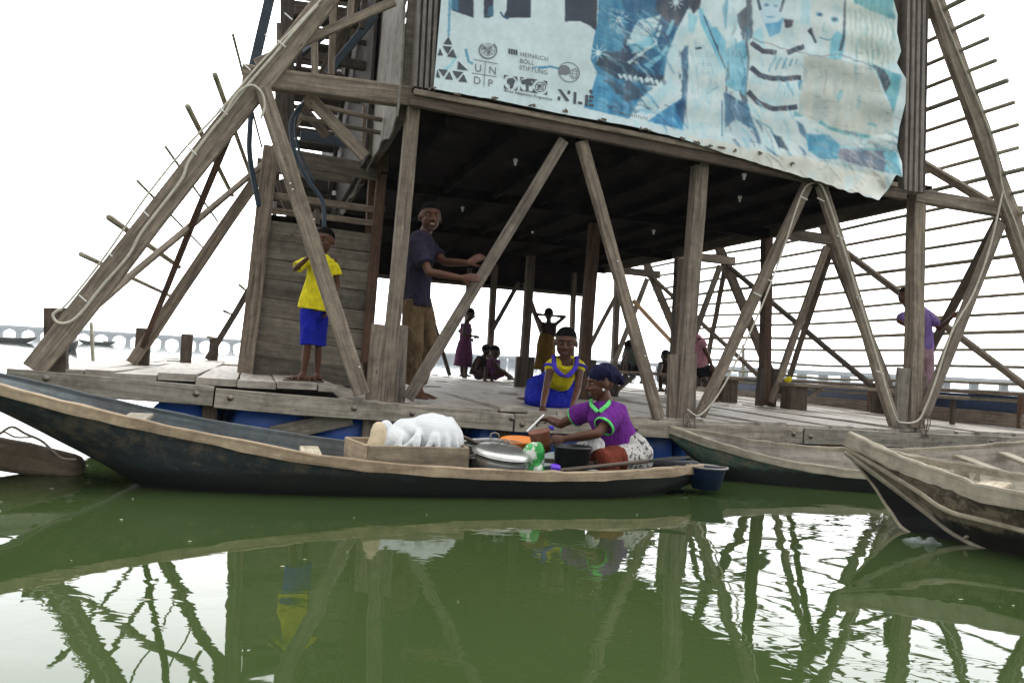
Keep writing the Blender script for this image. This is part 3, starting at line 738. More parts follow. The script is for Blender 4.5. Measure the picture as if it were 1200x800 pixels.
for j,r in ((1,.014),(2,.016),(3,.010)):
    m=MB(); add_sweep(m,[V(p)+V((0,0,0)) for p in c3c[j]],[(r,r*1.2)]*len(c3c[j]),n=7); m.build('seam_strip',M['rail2'],c3,True)
thwart(c3,c3c,17,.03,.14,M['rail2']); thwart(c3,c3c,24,.03,.14,M['rail2'])
beam('brace_stick',at(1131,630,4.55),at(1155,612,4.40),.02,.02,M['rail2'],c3)
# canoes far left behind the deck, and distant boats
def small_canoe(name,label,p,q,w,h,rise,mat,inner,group=None,z0=0):
    p=V(p);q=V(q); d=q-p; L=d.length; t=d/L; s=t.cross(V((0,0,1))); st=[]
    for a in (0,.08,.2,.4,.6,.8,.92,1):
        e=abs(a-.5)*2; f=max(.05,1-e**3); zg=h+rise*e**3; zb=-.1+ (h+rise)*e**5
        c=p+d*a; zb=min(zb,zg-.05)
        st.append([c-s*w*f+V((0,0,zg)),c-s*w*f*.9+V((0,0,(zg+zb)/2)),c-s*w*f*.6+V((0,0,zb)),c+s*w*f*.6+V((0,0,zb)),c+s*w*f*.9+V((0,0,(zg+zb)/2)),c+s*w*f+V((0,0,zg))])
    return canoe(name,label,st,[mat,inner,M['black'],M['rail2']],(.02,.025),None,group or 'canoes on the open lagoon')
a=at_z(38,420,.0); 
small_canoe('canoe','weathered grey canoe moored behind the left end of the deck',V((-7.4,9.0,0)),V((-11.8,10.4,0)),.42,.38,.28,M['hull3'],M['inner2'])[0]
small_canoe('canoe','low brown canoe lying nearest the left end of the deck',V((-5.2,7.9,0)),V((-9.6,8.6,0)),.42,.30,.12,M['hull3'],M['inner2'])
# ---------------------------------------------------------------- people
def skinmat(n,c):
    m,nt,b=newmat(n); tc=nt.nodes.new('ShaderNodeTexCoord')
    q=N(nt,'ShaderNodeTexNoise',Scale=9.0,Detail=4.0); nt.links.new(tc.outputs['Object'],q.inputs['Vector'])
    nt.links.new(ramp(nt,q.outputs[0],[(.3,tuple(x*.8 for x in c)),(.7,tuple(x*1.2 for x in c))]),b.inputs['Base Color'])
    b.inputs['Roughness'].default_value=.5; b.inputs['Specular IOR Level'].default_value=.3
    b.inputs['Subsurface Weight'].default_value=.0; return m
M['skin']=skinmat('dark_skin',(.085,.034,.018)); M['skin2']=skinmat('deep_skin',(.045,.024,.016))
M['hair']=plain('black_hair',(.005,.0042,.004),.95,.3,120,0,.8,.003,.08)
M['eye_w']=plain('eye_white',(.28,.24,.21),.3,.05,5,0,0); M['eye_d']=plain('eye_dark',(.006,.004,.003),.15,.05,5,0,0)
M['lip']=plain('lips',(.10,.035,.03),.4,.1,30,0,0); M['teeth']=plain('teeth',(.6,.58,.52),.3,.05,5,0,0)
def cloth(n,c,var=.28,rough=.9,sc=11):
    m=plain(n,c,rough,var,sc,0,0,.004,.15); nt=m.node_tree; b=nt.nodes['Principled BSDF']; tc=nt.nodes.new('ShaderNodeTexCoord')
    w=N(nt,'ShaderNodeTexNoise',Scale=7.0,Detail=3.0,Distortion=2.2); mp=N(nt,'ShaderNodeMapping'); mp.inputs['Scale'].default_value=(2.2,2.2,.8); mp.inputs['Rotation'].default_value=(.2,.5,.3)
    nt.links.new(tc.outputs['Object'],mp.inputs[0]); nt.links.new(mp.outputs[0],w.inputs['Vector']); bump(nt,b,w.outputs[0],1.0,.03); return m
M['yellow']=cloth('yellow_cotton',(.72,.62,.02)); M['blue']=cloth('royal_blue_cotton',(.012,.02,.34)); M['navy']=cloth('navy_cotton',(.022,.018,.035))
M['khaki']=cloth('khaki_cotton',(.13,.085,.045)); M['purple']=cloth('purple_cotton',(.13,.018,.20)); M['green']=cloth('bright_green_rib',(.12,.58,.15))
M['violet']=cloth('violet_trim',(.06,.04,.42)); M['wrap']=cloth('navy_headwrap',(.006,.007,.03)); M['white']=cloth('white_cotton',(.7,.7,.68))
M['rust']=cloth('rust_cloth',(.15,.032,.018)); M['plum']=cloth('plum_cotton',(.11,.035,.085)); M['mustard']=cloth('mustard_cotton',(.13,.075,.012))
M['dkbrown']=cloth('dark_brown_cotton',(.03,.018,.014)); M['lilac']=cloth('lilac_cotton',(.20,.13,.36)); M['pink']=cloth('pink_cotton',(.42,.20,.24))
M['dustpink']=cloth('dusty_pink_cotton',(.32,.20,.24)); M['greygreen']=cloth('grey_green_cotton',(.12,.14,.11)); M['blackc']=cloth('black_cotton',(.01,.01,.013))
M['sandal']=plain('brown_leather',(.09,.05,.03),.6,.2,20)
M['print']=plain('white_printed_cloth',(.42,.40,.37),.85,0,38,0,.2,.003,.2,(.05,.045,.05),(.50,.58))
def organic(name,mb,vox,mat,parent,it=3,amp=0,fs=9,seed=0):
    me=bpy.data.meshes.new('tmp'); me.from_pydata([tuple(p) for p in mb.v],[],mb.f); me.update()
    o=bpy.data.objects.new('tmp',me); C.objects.link(o)
    r=o.modifiers.new('r','REMESH'); r.mode='VOXEL'; r.voxel_size=vox; r.use_smooth_shade=True
    s=o.modifiers.new('s','SMOOTH'); s.factor=.5; s.iterations=it
    dg=bpy.context.evaluated_depsgraph_get(); me2=bpy.data.meshes.new_from_object(o.evaluated_get(dg))
    bpy.data.objects.remove(o); bpy.data.meshes.remove(me)
    off=parent_world(parent); n=len(me2.vertices)
    co=np.empty(n*3,dtype=np.float32); me2.vertices.foreach_get('co',co); co=co.reshape(-1,3)
    if amp:
        no=np.empty(n*3,dtype=np.float32); me2.vertices.foreach_get('normal',no); no=no.reshape(-1,3)
        d=np.array([noise.noise(V((c[0]*fs+seed,c[1]*fs,c[2]*fs*.55)))+.5*noise.noise(V((c[0]*fs*2.3,c[1]*fs*2.3+seed,c[2]*fs*1.1))) for c in co.tolist()])
        co=co+no*(d*amp*1.5)[:,None]
    co-=np.array(off)[None]
    me2.vertices.foreach_set('co',co.astype(np.float32).ravel()); me2.update(); me2.name=name
    me2.polygons.foreach_set('use_smooth',[True]*len(me2.polygons)); me2.materials.clear(); me2.materials.append(mat)
    ob=bpy.data.objects.new(name,me2); C.objects.link(ob); ob.parent=parent; return ob
def limb(mb,pts,rad,side=None,n=12): add_sweep(mb,pts,rad,side,n)
def drape(mb,pts,rad,side=None,n=16): add_sweep(mb,pts,rad,side,n,cap='flat')
def bulge(p,q,r0,rm,r1,t=.35): p=V(p);q=V(q); return [p,p.lerp(q,t),p.lerp(q,.75),q],[r0,rm,(rm*.45+r1*.55),r1]
def frame3(f,up=V((0,0,1))):
    f=V(f).normalized(); r=f.cross(up).normalized(); u=r.cross(f).normalized(); return f,r,u
def head(mb,c,f,h,up=V((0,0,1))):
    f,r,u=frame3(f,up); rot=Matrix((r,f,u)).transposed(); c=V(c)
    def E(a,b,d,R_): add_ell(mb,c+(r*a+f*b+u*d)*h,tuple(x*h for x in R_),rot)
    E(0,-.008,.025,(.083,.096,.090)); E(0,.02,-.035,(.068,.070,.066)); E(0,.052,-.092,(.024,.024,.02)); E(0,.03,-.06,(.05,.05,.045))
    E(0,.076,.034,(.048,.016,.012)); 
    for s in(-1,1): E(s*.036,.058,-.022,(.022,.022,.02)); E(s*.084,-.006,-.008,(.009,.018,.028)); E(s*.013,.094,-.027,(.012,.012,.010))
    limb(mb,[c+(f*.082+u*.02)*h,c+(f*.098-u*.005)*h,c+(f*.106-u*.022)*h],[.009*h,.011*h,.014*h])
    E(0,.083,-.052,(.026,.012,.008)); E(0,.080,-.066,(.022,.012,.009))
    return f,r,u,rot
def face(root,c,f,h,up=V((0,0,1)),smile=False,eyes=True,hair=True,hs=1.0):
    f,r,u=frame3(f,up); rot=Matrix((r,f,u)).transposed(); c=V(c)
    if eyes:
        for s in (-1,1):
            m=MB(); add_ell(m,c+(r*s*.031+f*.0745+u*.012)*h,(.011*h,.009*h,.0045*h),rot,12,8); e=m.build('eye',M['eye_w'],root,True)
            m=MB(); add_ell(m,c+(r*s*.031+f*.0815+u*.012)*h,(.0052*h,.004*h,.0048*h),rot,10,8); m.build('pupil',M['eye_d'],e,True)
            m=MB(); limb(m,[c+(r*s*.014+f*.088+u*.031)*h,c+(r*s*.032+f*.086+u*.036)*h,c+(r*s*.05+f*.072+u*.031)*h],[.002*h,.003*h,.002*h],n=6); m.build('eyebrow',M['hair'],root,True)
        m=MB(); add_ell(m,c+(f*.0905-u*.0535)*h,(.023*h,.008*h,.0055*h),rot,12,8); add_ell(m,c+(f*.0885-u*.0655)*h,(.020*h,.008*h,.0065*h),rot,12,8); m.build('lips',M['lip'],root,True)
        if smile:
            m=MB(); add_ell(m,c+(f*.0965-u*.059)*h,(.015*h,.003*h,.003*h),rot,12,8); m.build('teeth',M['teeth'],root,True)
    if hair:
        m=MB(); add_ell(m,c+(f*-.015+u*.038)*h,(.0822*h*hs,.096*h*hs,.086*h*hs),rot,28,18); m.build('hair',M['hair'],root,True)
def hand(mb,w,d,nrm,s,thumb=1,curl=.5,spread=.0,sc_=1):
    """palm and five fingers; thumb=+1/-1 side along d x n"""
    w=V(w); d=V(d).normalized(); nrm=V(nrm); nrm=(nrm-d*nrm.dot(d)).normalized(); x=d.cross(nrm)*thumb
    k=s
    limb(mb,[w-d*.01*k,w+d*.03*k,w+d*.075*k,w+d*.088*k],[(.026*k,.019*k),(.034*k,.017*k),(.040*k,.014*k),(.038*k,.012*k)],side=x)
    for i,(o,L,rr) in enumerate(((.030,.070,.0090),(.010,.078,.0092),(-.010,.072,.0090),(-.029,.056,.0080))):
        a=curl*(1+.12*i); b0=w+d*.082*k+x*o*k
        d1=(d*math.cos(a)+nrm*math.sin(a)+x*o*spread*12).normalized(); d2=(d*math.cos(a*2.1)+nrm*math.sin(a*2.1)+x*o*spread*8).normalized(); d3=(d*math.cos(a*2.9)+nrm*math.sin(a*2.9)).normalized()
        p1=b0+d1*L*.45*k; p2=p1+d2*L*.32*k; p3=p2+d3*L*.23*k
        limb(mb,[b0-d*.02*k,b0,p1,p2,p3],[rr*k,rr*1.05*k,rr*k,rr*.92*k,rr*.8*k],n=8)
    t0=w+d*.022*k+x*.024*k; t1=t0+(d*.55+x*.7+nrm*.25).normalized()*.038*k; t2=t1+(d*.85+x*.3+nrm*.4).normalized()*.03*k
    limb(mb,[t0,t1,t2],[.0135*k,.011*k,.009*k],n=8)
def foot(mb,an,toe,s,side=None,z=None):
    an=V(an); toe=V(toe); d=(toe-an); d.z=0; d.normalize(); x=d.cross(V((0,0,1))); zz=toe.z
    heel=an-d*.045*s; heel.z=zz
    limb(mb,[V((heel.x,heel.y,zz+.02*s)),V((an.x,an.y,zz+.03*s))+d*.02*s,V((an.x,an.y,zz+.022*s))+d*.10*s,V((an.x,an.y,zz+.014*s))+d*.155*s],[(.028*s,.022*s),(.034*s,.03*s),(.042*s,.022*s),(.04*s,.013*s)],side=x)
    limb(mb,[an,V((an.x,an.y,zz+.035*s))+d*.02*s],[.033*s,.036*s])
    for i in range(5):
        o=.032-.016*i; L=.052-.006*i
        b=V((an.x,an.y,zz+.012*s))+d*.145*s+x*o*s
        limb(mb,[b,b+d*L*s],[.0105*s if i==0 else .0085*s]*2,n=8)
def arm(mb,sh,el,wr,s,r=.045):
    a,b=bulge(sh,el,r*1.05*s,r*1.0*s,r*.80*s); limb(mb,a,b)
    a,b=bulge(el,wr,r*.80*s,r*.84*s,r*.56*s,.25); limb(mb,a,b)
def leg(mb,hp,kn,an,s,r=.078):
    a,b=bulge(hp,kn,r*s,r*.95*s,r*.66*s); limb(mb,a,b)
    a,b=bulge(kn,an,r*.64*s,r*.70*s,r*.42*s,.3); limb(mb,a,b)
def person(label,loc,group=None): return thing('person',label,'person',loc,group)
X=V((1,0,0)); UPV=V((0,0,1)); TOC=V((0,-1,0))
def mid(a,b,t=.5): return V(a).lerp(V(b),t)
# ===== boy in yellow
v=.22; g=lambda x,y,dv=0: F(x,y,v+dv)
base=g(366,447); base.z=.605; root=person('boy in a bright yellow shirt and blue shorts standing before the boarded wall',base)
hs=1.0; hc=g(380,283); fd=V((-.15,-1,-.05))
shL=g(361,305); shR=g(391,306,.03); elL=g(346,315,-.06); wrL=g(362,301,-.14); elR=g(396,334,.02); wrR=g(386,360,-.06)
hpL=g(362,362,-.0); hpR=g(376,363,.05); knL=g(361,400,-.02); knR=g(373,401,.06); anL=g(356,437,.0); anR=g(372,440,.06)
b=MB(); head(b,hc,fd,hs)
limb(b,[hc-UPV*.05,g(377,304)],[.036,.042]); limb(b,[g(376,310),g(372,335),g(369,360)],[(.10,.07),(.095,.065),(.10,.07)],side=X)
arm(b,shL,elL,wrL,.62); arm(b,shR,elR,wrR,.62)
leg(b,hpL,knL,anL,.66); leg(b,hpR,knR,anR,.66)
hand(b,wrL,(g(366,294,-.16)-wrL),TOC*-1+X*.3,.72,1,.5); hand(b,wrR,V((-.25,-.1,-1)),X*-1,.72,1,.35)
tL=V((anL.x-.16,anL.y-.05,base.z+.012)); tR=V((anR.x-.12,anR.y-.12,base.z+.012)); foot(b,anL,tL,.78); foot(b,anR,tR,.78)
organic('body',b,.0055,M['skin'],root); face(root,hc,fd,hs)
b=MB(); drape(b,[g(377,299),g(377,304),g(376,309),g(373,330),g(367,363)],[(.05,.045),(.10,.06),(.115,.075),(.115,.08),(.135,.10)],side=X)
drape(b,[shL+V((.03,0,.0)),mid(shL,elL,.35),mid(shL,elL,.85)],[.045,.045,.052]); drape(b,[shR-V((.03,0,0)),mid(shR,elR,.3),mid(shR,elR,.6)],[.045,.045,.052])
organic('shirt',b,.006,M['yellow'],root,2,.006,8)
b=MB(); limb(b,[g(369,358,.02),g(369,368,.02)],[(.10,.075),(.105,.08)],side=X)
for hp,kn in ((hpL,knL),(hpR,knR)): drape(b,[hp,kn,kn+(kn-hp)*.10],[.072,.066,.070])
organic('shorts',b,.006,M['blue'],root,2,.004,9)
m=MB(); add_beam(m,g(373,322,-.118),g(376,313,-.112),.03,.003,jit=0,seg=9); m.build('chest_patch',M['white'],root)
for an,t in ((anL,tL),(anR,tR)):
    d=(t-an); d.z=0; d.normalize(); c=V((an.x,an.y,base.z)); m=MB(); x=d.cross(UPV)
    add_sweep(m,[c-d*.05+UPV*.004,c+d*.05+UPV*.004,c+d*.16+UPV*.004],[(.032,.01),(.036,.01),(.036,.008)],side=x,n=14)
    sd=m.build('sandal',M['sandal'],root,True)
    m=MB(); 
    for k in (.045,.095): limb(m,[c+d*k+x*.036+UPV*.012,c+d*k+x*.02+UPV*.046,c+d*k-x*.02+UPV*.046,c+d*k-x*.036+UPV*.012],[.008]*4,n=8)
    m.build('strap',M['sandal'],sd,True)
# ===== man
v=.28; g=lambda x,y,dv=0: F(x,y,v+dv)
base=g(492,472); base.z=.49; root=person('man in a dark shirt and khaki trousers leaning his hands on a slanting brace',base)
hs=1.14; hc=g(504,255); fd=V((.35,-1,-.05))
shN=g(489,289,-.13); shF=g(501,288,.15); elN=g(503,319,-.30); wrN=g(541,326,-.42); elF=g(521,307,.0); wrF=g(549,308,-.32)
hpN=g(484,352,-.06); hpF=g(492,352,.09); knN=g(484,405,-.08); knF=g(504,403,.06); anN=g(484,455,.0); anF=g(491,455,.14)
b=MB(); head(b,hc,fd,hs)
nk=g(496,277); limb(b,[hc-UPV*.06-fd.normalized()*.02,nk,g(494,286)],[.052,.058,.07])
limb(b,[g(494,290),g(490,318),g(489,350)],[(.12,.17),(.10,.14),(.105,.145)],side=X)
arm(b,shN,elN,wrN,.98); arm(b,shF,elF,wrF,.98)
leg(b,hpN,knN,anN,.95); leg(b,hpF,knF,anF,.95)
hand(b,wrN,V((1,-.12,.12)),V((.1,1,-.2)),1.02,-1,.22); hand(b,wrF,V((.9,.05,.55)),V((.2,1,-.2)),1.02,-1,.22)
tN=V((anN.x+.16,anN.y-.12,base.z+.01)); tF=V((anF.x+.16,anF.y-.10,base.z+.01)); foot(b,anN,tN,1.05); foot(b,anF,tF,1.05)
organic('body',b,.006,M['skin'],root); face(root,hc,fd,hs,smile=True)
b=MB(); drape(b,[g(498,273),g(496,278),g(493,289),g(489,318),g(489,340),g(488,359)],[(.075,.08),(.105,.14),(.135,.195),(.125,.165),(.12,.165),(.13,.18)],side=X)
for sh,el in ((shN,elN),(shF,elF)): drape(b,[sh.lerp(g(495,283),.6),sh,mid(sh,el,.35),mid(sh,el,.70)],[.07,.082,.070,.074])
organic('shirt',b,.007,M['navy'],root,2,.009,7)
m=MB(); limb(m,[g(497,276,-.10),g(504,283,-.14),g(503,276,-.04)],[.014,.016,.014],n=8); m.build('collar',M['navy'],root,True)
b=MB(); limb(b,[g(488,346),g(488,360)],[(.115,.15),(.12,.16)],side=X)
for hp,kn,an in ((hpN,knN,anN),(hpF,knF,anF)): drape(b,[hp,mid(hp,kn),kn,mid(kn,an),an+V((0,0,.05))],[.105,.098,.082,.075,.066])
organic('trousers',b,.007,M['khaki'],root,2,.012,10)
# ===== kneeling girl
v=.32; g=lambda x,y,dv=0: F(x,y,v+dv)
base=g(645,478,.1); base.z=.49; root=person('girl in a blue and yellow dress kneeling on the deck edge leaning forward',base)
hs=1.24; hc=g(663,402,-.10); fd=V((-.1,-1,-.18))
shL=g(646,426,-.02); shR=g(680,427,-.02); elL=g(640,455,-.12); wrL=g(636,476,-.36); elR=g(677,456,-.15); wrR=g(671,474,-.36)
b=MB(); head(b,hc,fd,hs); limb(b,[hc-UPV*.06-V(fd)*.03,g(662,421,.03)],[.046,.055])
limb(b,[g(662,426,.02),g(656,440,.16),g(650,450,.38)],[(.125,.08),(.11,.085),(.12,.1)],side=X)
arm(b,shL,elL,wrL,.88); arm(b,shR,elR,wrR,.88)
hand(b,wrL,V((-.12,-.1,-1)),V((.2,1,0)),.85,1,.3); hand(b,wrR,V((0,-.5,-.5)),V((0,0,-1)),.85,1,.2)
hpL=g(638,452,.45);hpR=g(660,454,.45);knL=V(g(628,474,.22));knR=V(g(657,475,.22)); knL.z=knR.z=.55; anL=knL+EV*.42-UPV*.02; anR=knR+EV*.42-UPV*.02
leg(b,hpL,knL,anL,.85); leg(b,hpR,knR,anR,.85)
for an in (anL,anR): foot(b,an,V((an.x-.03,an.y+.15,.50)),.85)
organic('body',b,.006,M['skin'],root); face(root,hc,fd,hs)
b=MB(); drape(b,[g(662,418,.04),g(662,427,.02),g(657,441,.14),g(651,452,.34)],[(.10,.06),(.145,.10),(.13,.105),(.135,.12)],side=X)
for sh,el in ((shL,elL),(shR,elR)): limb(b,[sh+(g(662,426)-sh)*.3,sh+(el-sh)*.12],[.062,.060])
organic('bodice',b,.007,M['yellow'],root,2,.004,9)
m=MB(); pp=curve_pts([g(649,417,-.03),g(651,432,-.145),g(663,441,-.16),g(674,431,-.145),g(676,418,-.03)],5); add_sweep(m,pp,[(.022,.012)]*len(pp),side=TOC.cross(UPV),n=8); m.build('neck_trim',M['violet'],root,True)
for sh,el in ((shL,elL),(shR,elR)):
    c=sh+(el-sh)*.15; d=(el-sh).normalized(); m=MB(); add_lathe(m,c,[(.058,-.014),(.068,-.012),(.068,.012),(.058,.014)],18,axis=d); m.build('sleeve_trim',M['violet'],root,True)
b=MB(); limb(b,[g(650,448,.36),g(648,455,.38),g(642,466,.34)],[(.14,.13),(.19,.16),(.21,.18)],side=X)
for hp,kn in ((hpL,knL),(hpR,knR)): limb(b,[hp,mid(hp,kn),kn-UPV*.02],[.13,.12,.10])
limb(b,[V((hpL.x-.04,hpL.y,.62)),V((hpL.x-.07,hpL.y-.12,.55))],[.16,.13]); limb(b,[g(642,466,.1),g(642,470,.1)],[(.19,.08),(.2,.08)],side=X)
organic('skirt',b,.008,M['blue'],root,2,.016,7)
# ===== woman in purple seated in the canoe
v=-1.40; g=lambda x,y,dv=0: F(x,y,v+dv)
base=g(735,552); base.z=.06; root=person('woman in a purple polo shirt with green collar and dark headwrap seated in the canoe',base)
hs=1.04; hc=g(704,449); fd=V((-1,-.28,-.22))
shA=g(689,480,.16); shB=g(722,484,-.12); elA=g(657,497,.36); wrA=g(640,490,.62); elB=g(700,508,-.22); wrB=g(662,514,-.05)
wrA=g(643,491,.60)
b=MB(); head(b,hc,fd,hs); limb(b,[hc-UPV*.07+X*.02,g(710,474)],[.05,.06])
limb(b,[g(711,490),g(720,508),g(733,532)],[(.10,.07),(.12,.10),(.14,.12)],side=X*.8+EV*.3)
arm(b,shA,elA,wrA,.93); arm(b,shB,elB,wrB,.93)
hand(b,wrA,V((-1,.5,-.15)),V((0,-.2,-1)),.9,-1,.5); hand(b,wrB,V((-1,-.05,-.05)),V((.1,.9,-.5)),.9,1,.65)
hpA=g(728,535,.12);hpB=g(737,537,-.1);knA=g(690,526,.25);knB=g(704,541,-.2);anA=g(664,545,.2);anB=g(738,552,-.12)
leg(b,hpA,knA,anA,.93); leg(b,hpB,knB,anB,.93)
organic('body',b,.006,M['skin'],root); face(root,hc,fd,hs,hair=False)
b=MB(); drape(b,[g(709,469),g(709,475),g(711,483),g(718,502),g(731,530)],[(.062,.06),(.115,.09),(.158,.115),(.148,.135),(.172,.145)],side=X*.85+EV*.35)
for sh,el,t in ((shA,elA,.45),(shB,elB,.62)): drape(b,[sh.lerp(g(709,484),.3),mid(sh,el,.3),mid(sh,el,t)],[.078,.072,.078])
organic('polo_shirt',b,.007,M['purple'],root,2,.008,7)
for sh,el,t in ((shA,elA,.47),(shB,elB,.64)):
    d=(el-sh).normalized(); m=MB(); add_lathe(m,sh.lerp(el,t),[(.07,-.010),(.0775,-.007),(.0775,.007),(.07,.010)],22,axis=d); m.build('sleeve_trim',M['green'],root,True)
m=MB(); pp=curve_pts([g(716,468,-.02),g(712,474,-.12),g(703,482,-.15)],5); add_sweep(m,pp,[(.004,.016)]*len(pp),side=TOC,n=10)
pp=curve_pts([g(693,468,.05),g(693,474,-.02),g(700,482,-.13)],5); add_sweep(m,pp,[(.004,.014)]*len(pp),side=TOC,n=10); m.build('collar',M['green'],root,True)
# headwrap
f_,r_,u_=frame3(fd); rot=Matrix((r_,f_,u_)).transposed(); b=MB(); add_ell(b,hc+u_*.062-f_*.022,(.099,.113,.082),rot,24,16); add_ell(b,hc+u_*.035-f_*.10,(.075,.065,.065),rot); add_ell(b,hc+u_*.00-f_*.155,(.04,.032,.045),rot)
organic('headwrap',b,.006,M['wrap'],root,1,.010,16)
m=MB(); add_ell(m,hc-f_*.004-u_*.045+r_*.0-TOC*-.085,(.009,.009,.009)); m.build('earring',M['zip'],root,True)
m=MB(); add_beam(m,g(699,516,-.2),g(703,519,-.2),.05,.01,jit=0); 
b=MB(); limb(b,[g(731,524),g(736,538)],[(.17,.15),(.185,.17)],side=X); limb(b,[hpB,mid(hpB,knB,.45)],[.12,.11]); limb(b,[hpA,knA,mid(knA,anA,.8)],[.12,.10,.10]); limb(b,[g(748,530),g(752,545)],[.09,.08])
organic('skirt',b,.008,M['print'],root,2,.012,9)
b=MB(); limb(b,[mid(hpB,knB,.45),knB,knB+X*.05-UPV*.05],[.113,.10,.09]); organic('knee_cloth',b,.008,M['rust'],root,2,.009,9)
b=MB(); add_ell(b,g(699,520,-.16),(.055,.02,.065)); organic('white_rag',b,.006,M['white'],root,1,.012,14)
# ===== boy in lilac behind the right post
v=.75; g=lambda x,y,dv=0: F(x,y,v+dv)
base=g(1078,461); root=person('child in a lilac shirt standing raised behind the right front post',base)
hs=.86; hc=g(1060,347); fd=V((-.8,-.6,-.1))
b=MB(); head(b,hc,fd,hs); limb(b,[hc-UPV*.05,g(1068,364)],[.04,.05]); limb(b,[g(1074,370),g(1080,390),g(1080,412)],[(.10,.08),(.09,.07),(.095,.075)],side=X)
shA=g(1088,366);shB=g(1062,368);elA=g(1101,386,-.1);wrA=g(1116,371,-.3);elB=g(1053,376,-.02);wrB=g(1063,382,-.12)
arm(b,shA,elA,wrA,.72); arm(b,shB,elB,wrB,.72); hand(b,wrA,V((.6,-.5,.5)),V((.2,.5,-.2)),.78,1,.4); hand(b,wrB,X,V((0,-1,0)),.78,1,.5)
hpA=g(1086,412);hpB=g(1076,412,.05);knA=g(1087,435);knB=g(1076,435,.05);anA=g(1085,455);anB=g(1076,455,.05)
leg(b,hpA,knA,anA,.7); leg(b,hpB,knB,anB,.7)
for an in(anA,anB): foot(b,an,V((an.x-.1,an.y-.1,base.z+.005)),.75)
organic('body',b,.006,M['skin'],root); face(root,hc,fd,hs)
b=MB(); limb(b,[g(1070,363),g(1075,369),g(1081,388),g(1082,407)],[(.08,.06),(.13,.09),(.115,.09),(.12,.10)],side=X)
for sh,el in((shA,elA),(shB,elB)): limb(b,[sh.lerp(g(1074,370),.3),mid(sh,el,.6)],[.06,.058])
organic('shirt',b,.007,M['lilac'],root,2,.006,9)
m=MB(); add_beam(m,g(1081,377,-.125),g(1082,384,-.125),.05,.004,jit=0,seg=9); m.build('shirt_print',plain('orange_print',(.6,.12,.03)),root)
b=MB(); limb(b,[g(1081,406),g(1081,414)],[(.115,.09),(.12,.1)],side=X)
for hp,kn,an in((hpA,knA,anA),(hpB,knB,anB)): limb(b,[hp,kn,an+UPV*.04],[.08,.07,.06])
organic('trousers',b,.007,M['dustpink'],root,2,.008,10)
beam_='x'
rt=thing('low_bench','small plank step beneath the lilac shirted child','bench',base-V((0,0,.36)))
beam('seat',base+V((-.35,0,-.022)),base+V((.55,.12,-.022)),.3,.04,M['timber'],rt,side=EV)
for d in (-.28,.45): beam('leg',base+V((d,.02+d*.2,-.045)),V((base.x+d,base.y+.02+d*.2,.46)),.05,.05,TD,rt,side=EV)
# ===== distant figures
def simple(label,J,h,skin,cl,v,hairless=False,pose='stand'):
    g=lambda p,dv=0: F(p[0],p[1],v+dv)
    base=g(J['base']); root=person(label,base,None); b=MB(); hc=g(J['head']); fd=J.get('fd',V((0,1,0)))
    head(b,hc,fd,h); nk=g(J['neck']); pel=g(J['pel']); ch=nk.lerp(pel,.3)
    limb(b,[hc-UPV*.05*h,nk],[.042*h,.05*h]); wd=J.get('w',1.)
    limb(b,[ch,pel],[(.12*h*wd,.085*h),(.12*h*wd,.09*h)],side=X)
    for a in J['arms']:
        q=[g(p,dv) for (p,dv) in a]; arm(b,q[0],q[1],q[2],h*.8); hand(b,q[2],q[2]-q[1],TOC,h*.85,1,.4)
    for a in J['legs']:
        q=[g(p,dv) for (p,dv) in a]; leg(b,q[0],q[1],q[2],h*.85); foot(b,q[2],V((q[2].x+J.get('toe',.1),q[2].y-.06,q[2].z-.05)),.85*h)
    organic('body',b,.009,skin,root,2); face(root,hc,fd,h,eyes=J.get('eyes',False))
    for nm,mat,segs in cl:
        b=MB()
        for pts,rad in segs: drape(b,[g(p,dv) for p,dv in pts],rad,side=X)
        organic(nm,b,.010,mat,root,2,.008,8)
    return root
Z=0
simple('girl in a plum skirt standing in profile at the far deck edge',dict(base=(543,443),head=(551,368),neck=(547,378),pel=(545,402),fd=V((1,.1,-.35)),toe=.12,
  arms=[(((545,382),-.08),((543,392),-.12),((555,394),-.12)),(((547,382),.12),((538,388),.14),((550,396),.05))],legs=[(((543,404),-.05),((542,422),-.05),((541,438),-.05)),(((547,404),.06),((546,422),.06),((546,438),.06))]),.92,M['skin2'],
  [('blouse',M['plum'],[((((546,379),0),((545,400),0)),[(.10,.10),(.11,.11)])]),('skirt',M['plum'],[((((545,399),0),((544,412),0),((542,429),0)),[(.115,.115),(.15,.14),(.17,.16)])])],7.3)
simple('dark clad figure sitting low beside the far post',dict(base=(566,446),head=(570,411),neck=(567,418),pel=(563,438),fd=V((.6,.8,-.2)),
  arms=[(((562,422),-.1),((558,432),-.15),((568,438),-.2)),(((572,422),.1),((577,432),0),((574,438),-.1))],legs=[(((560,438),0),((570,432),-.3),((568,445),-.35)),(((566,438),.1),((578,434),-.2),((576,446),-.25))]),.95,M['skin2'],
  [('clothes',M['dkbrown'],[((((567,419),0),((564,428),0),((562,440),0)),[(.13,.10),(.16,.13),(.20,.17)]),((((560,439),0),((570,434),-.28)),[.10,.09])])],7.1)
simple('figure in a dark plum top sitting with knees drawn at the far edge',dict(base=(586,444),head=(580.5,412),neck=(579,420),pel=(577,438),fd=V((1,0,-.2)),
  arms=[(((579,424),-.12),((585,432),-.16),((594,438),-.1)),(((579,424),.12),((583,432),.14),((592,438),.1))],legs=[(((578,438),-.08),((590,435),-.1),((597,442),-.1)),(((578,438),.08),((590,436),.1),((600,442),.1))]),.92,M['skin2'],
  [('blouse',M['plum'],[((((579,421),0),((578,430),0),((577,440),0)),[(.12,.10),(.13,.12),(.15,.14)]),((((578,439),0),((590,436),-.05)),[.10,.08])])],6.9)
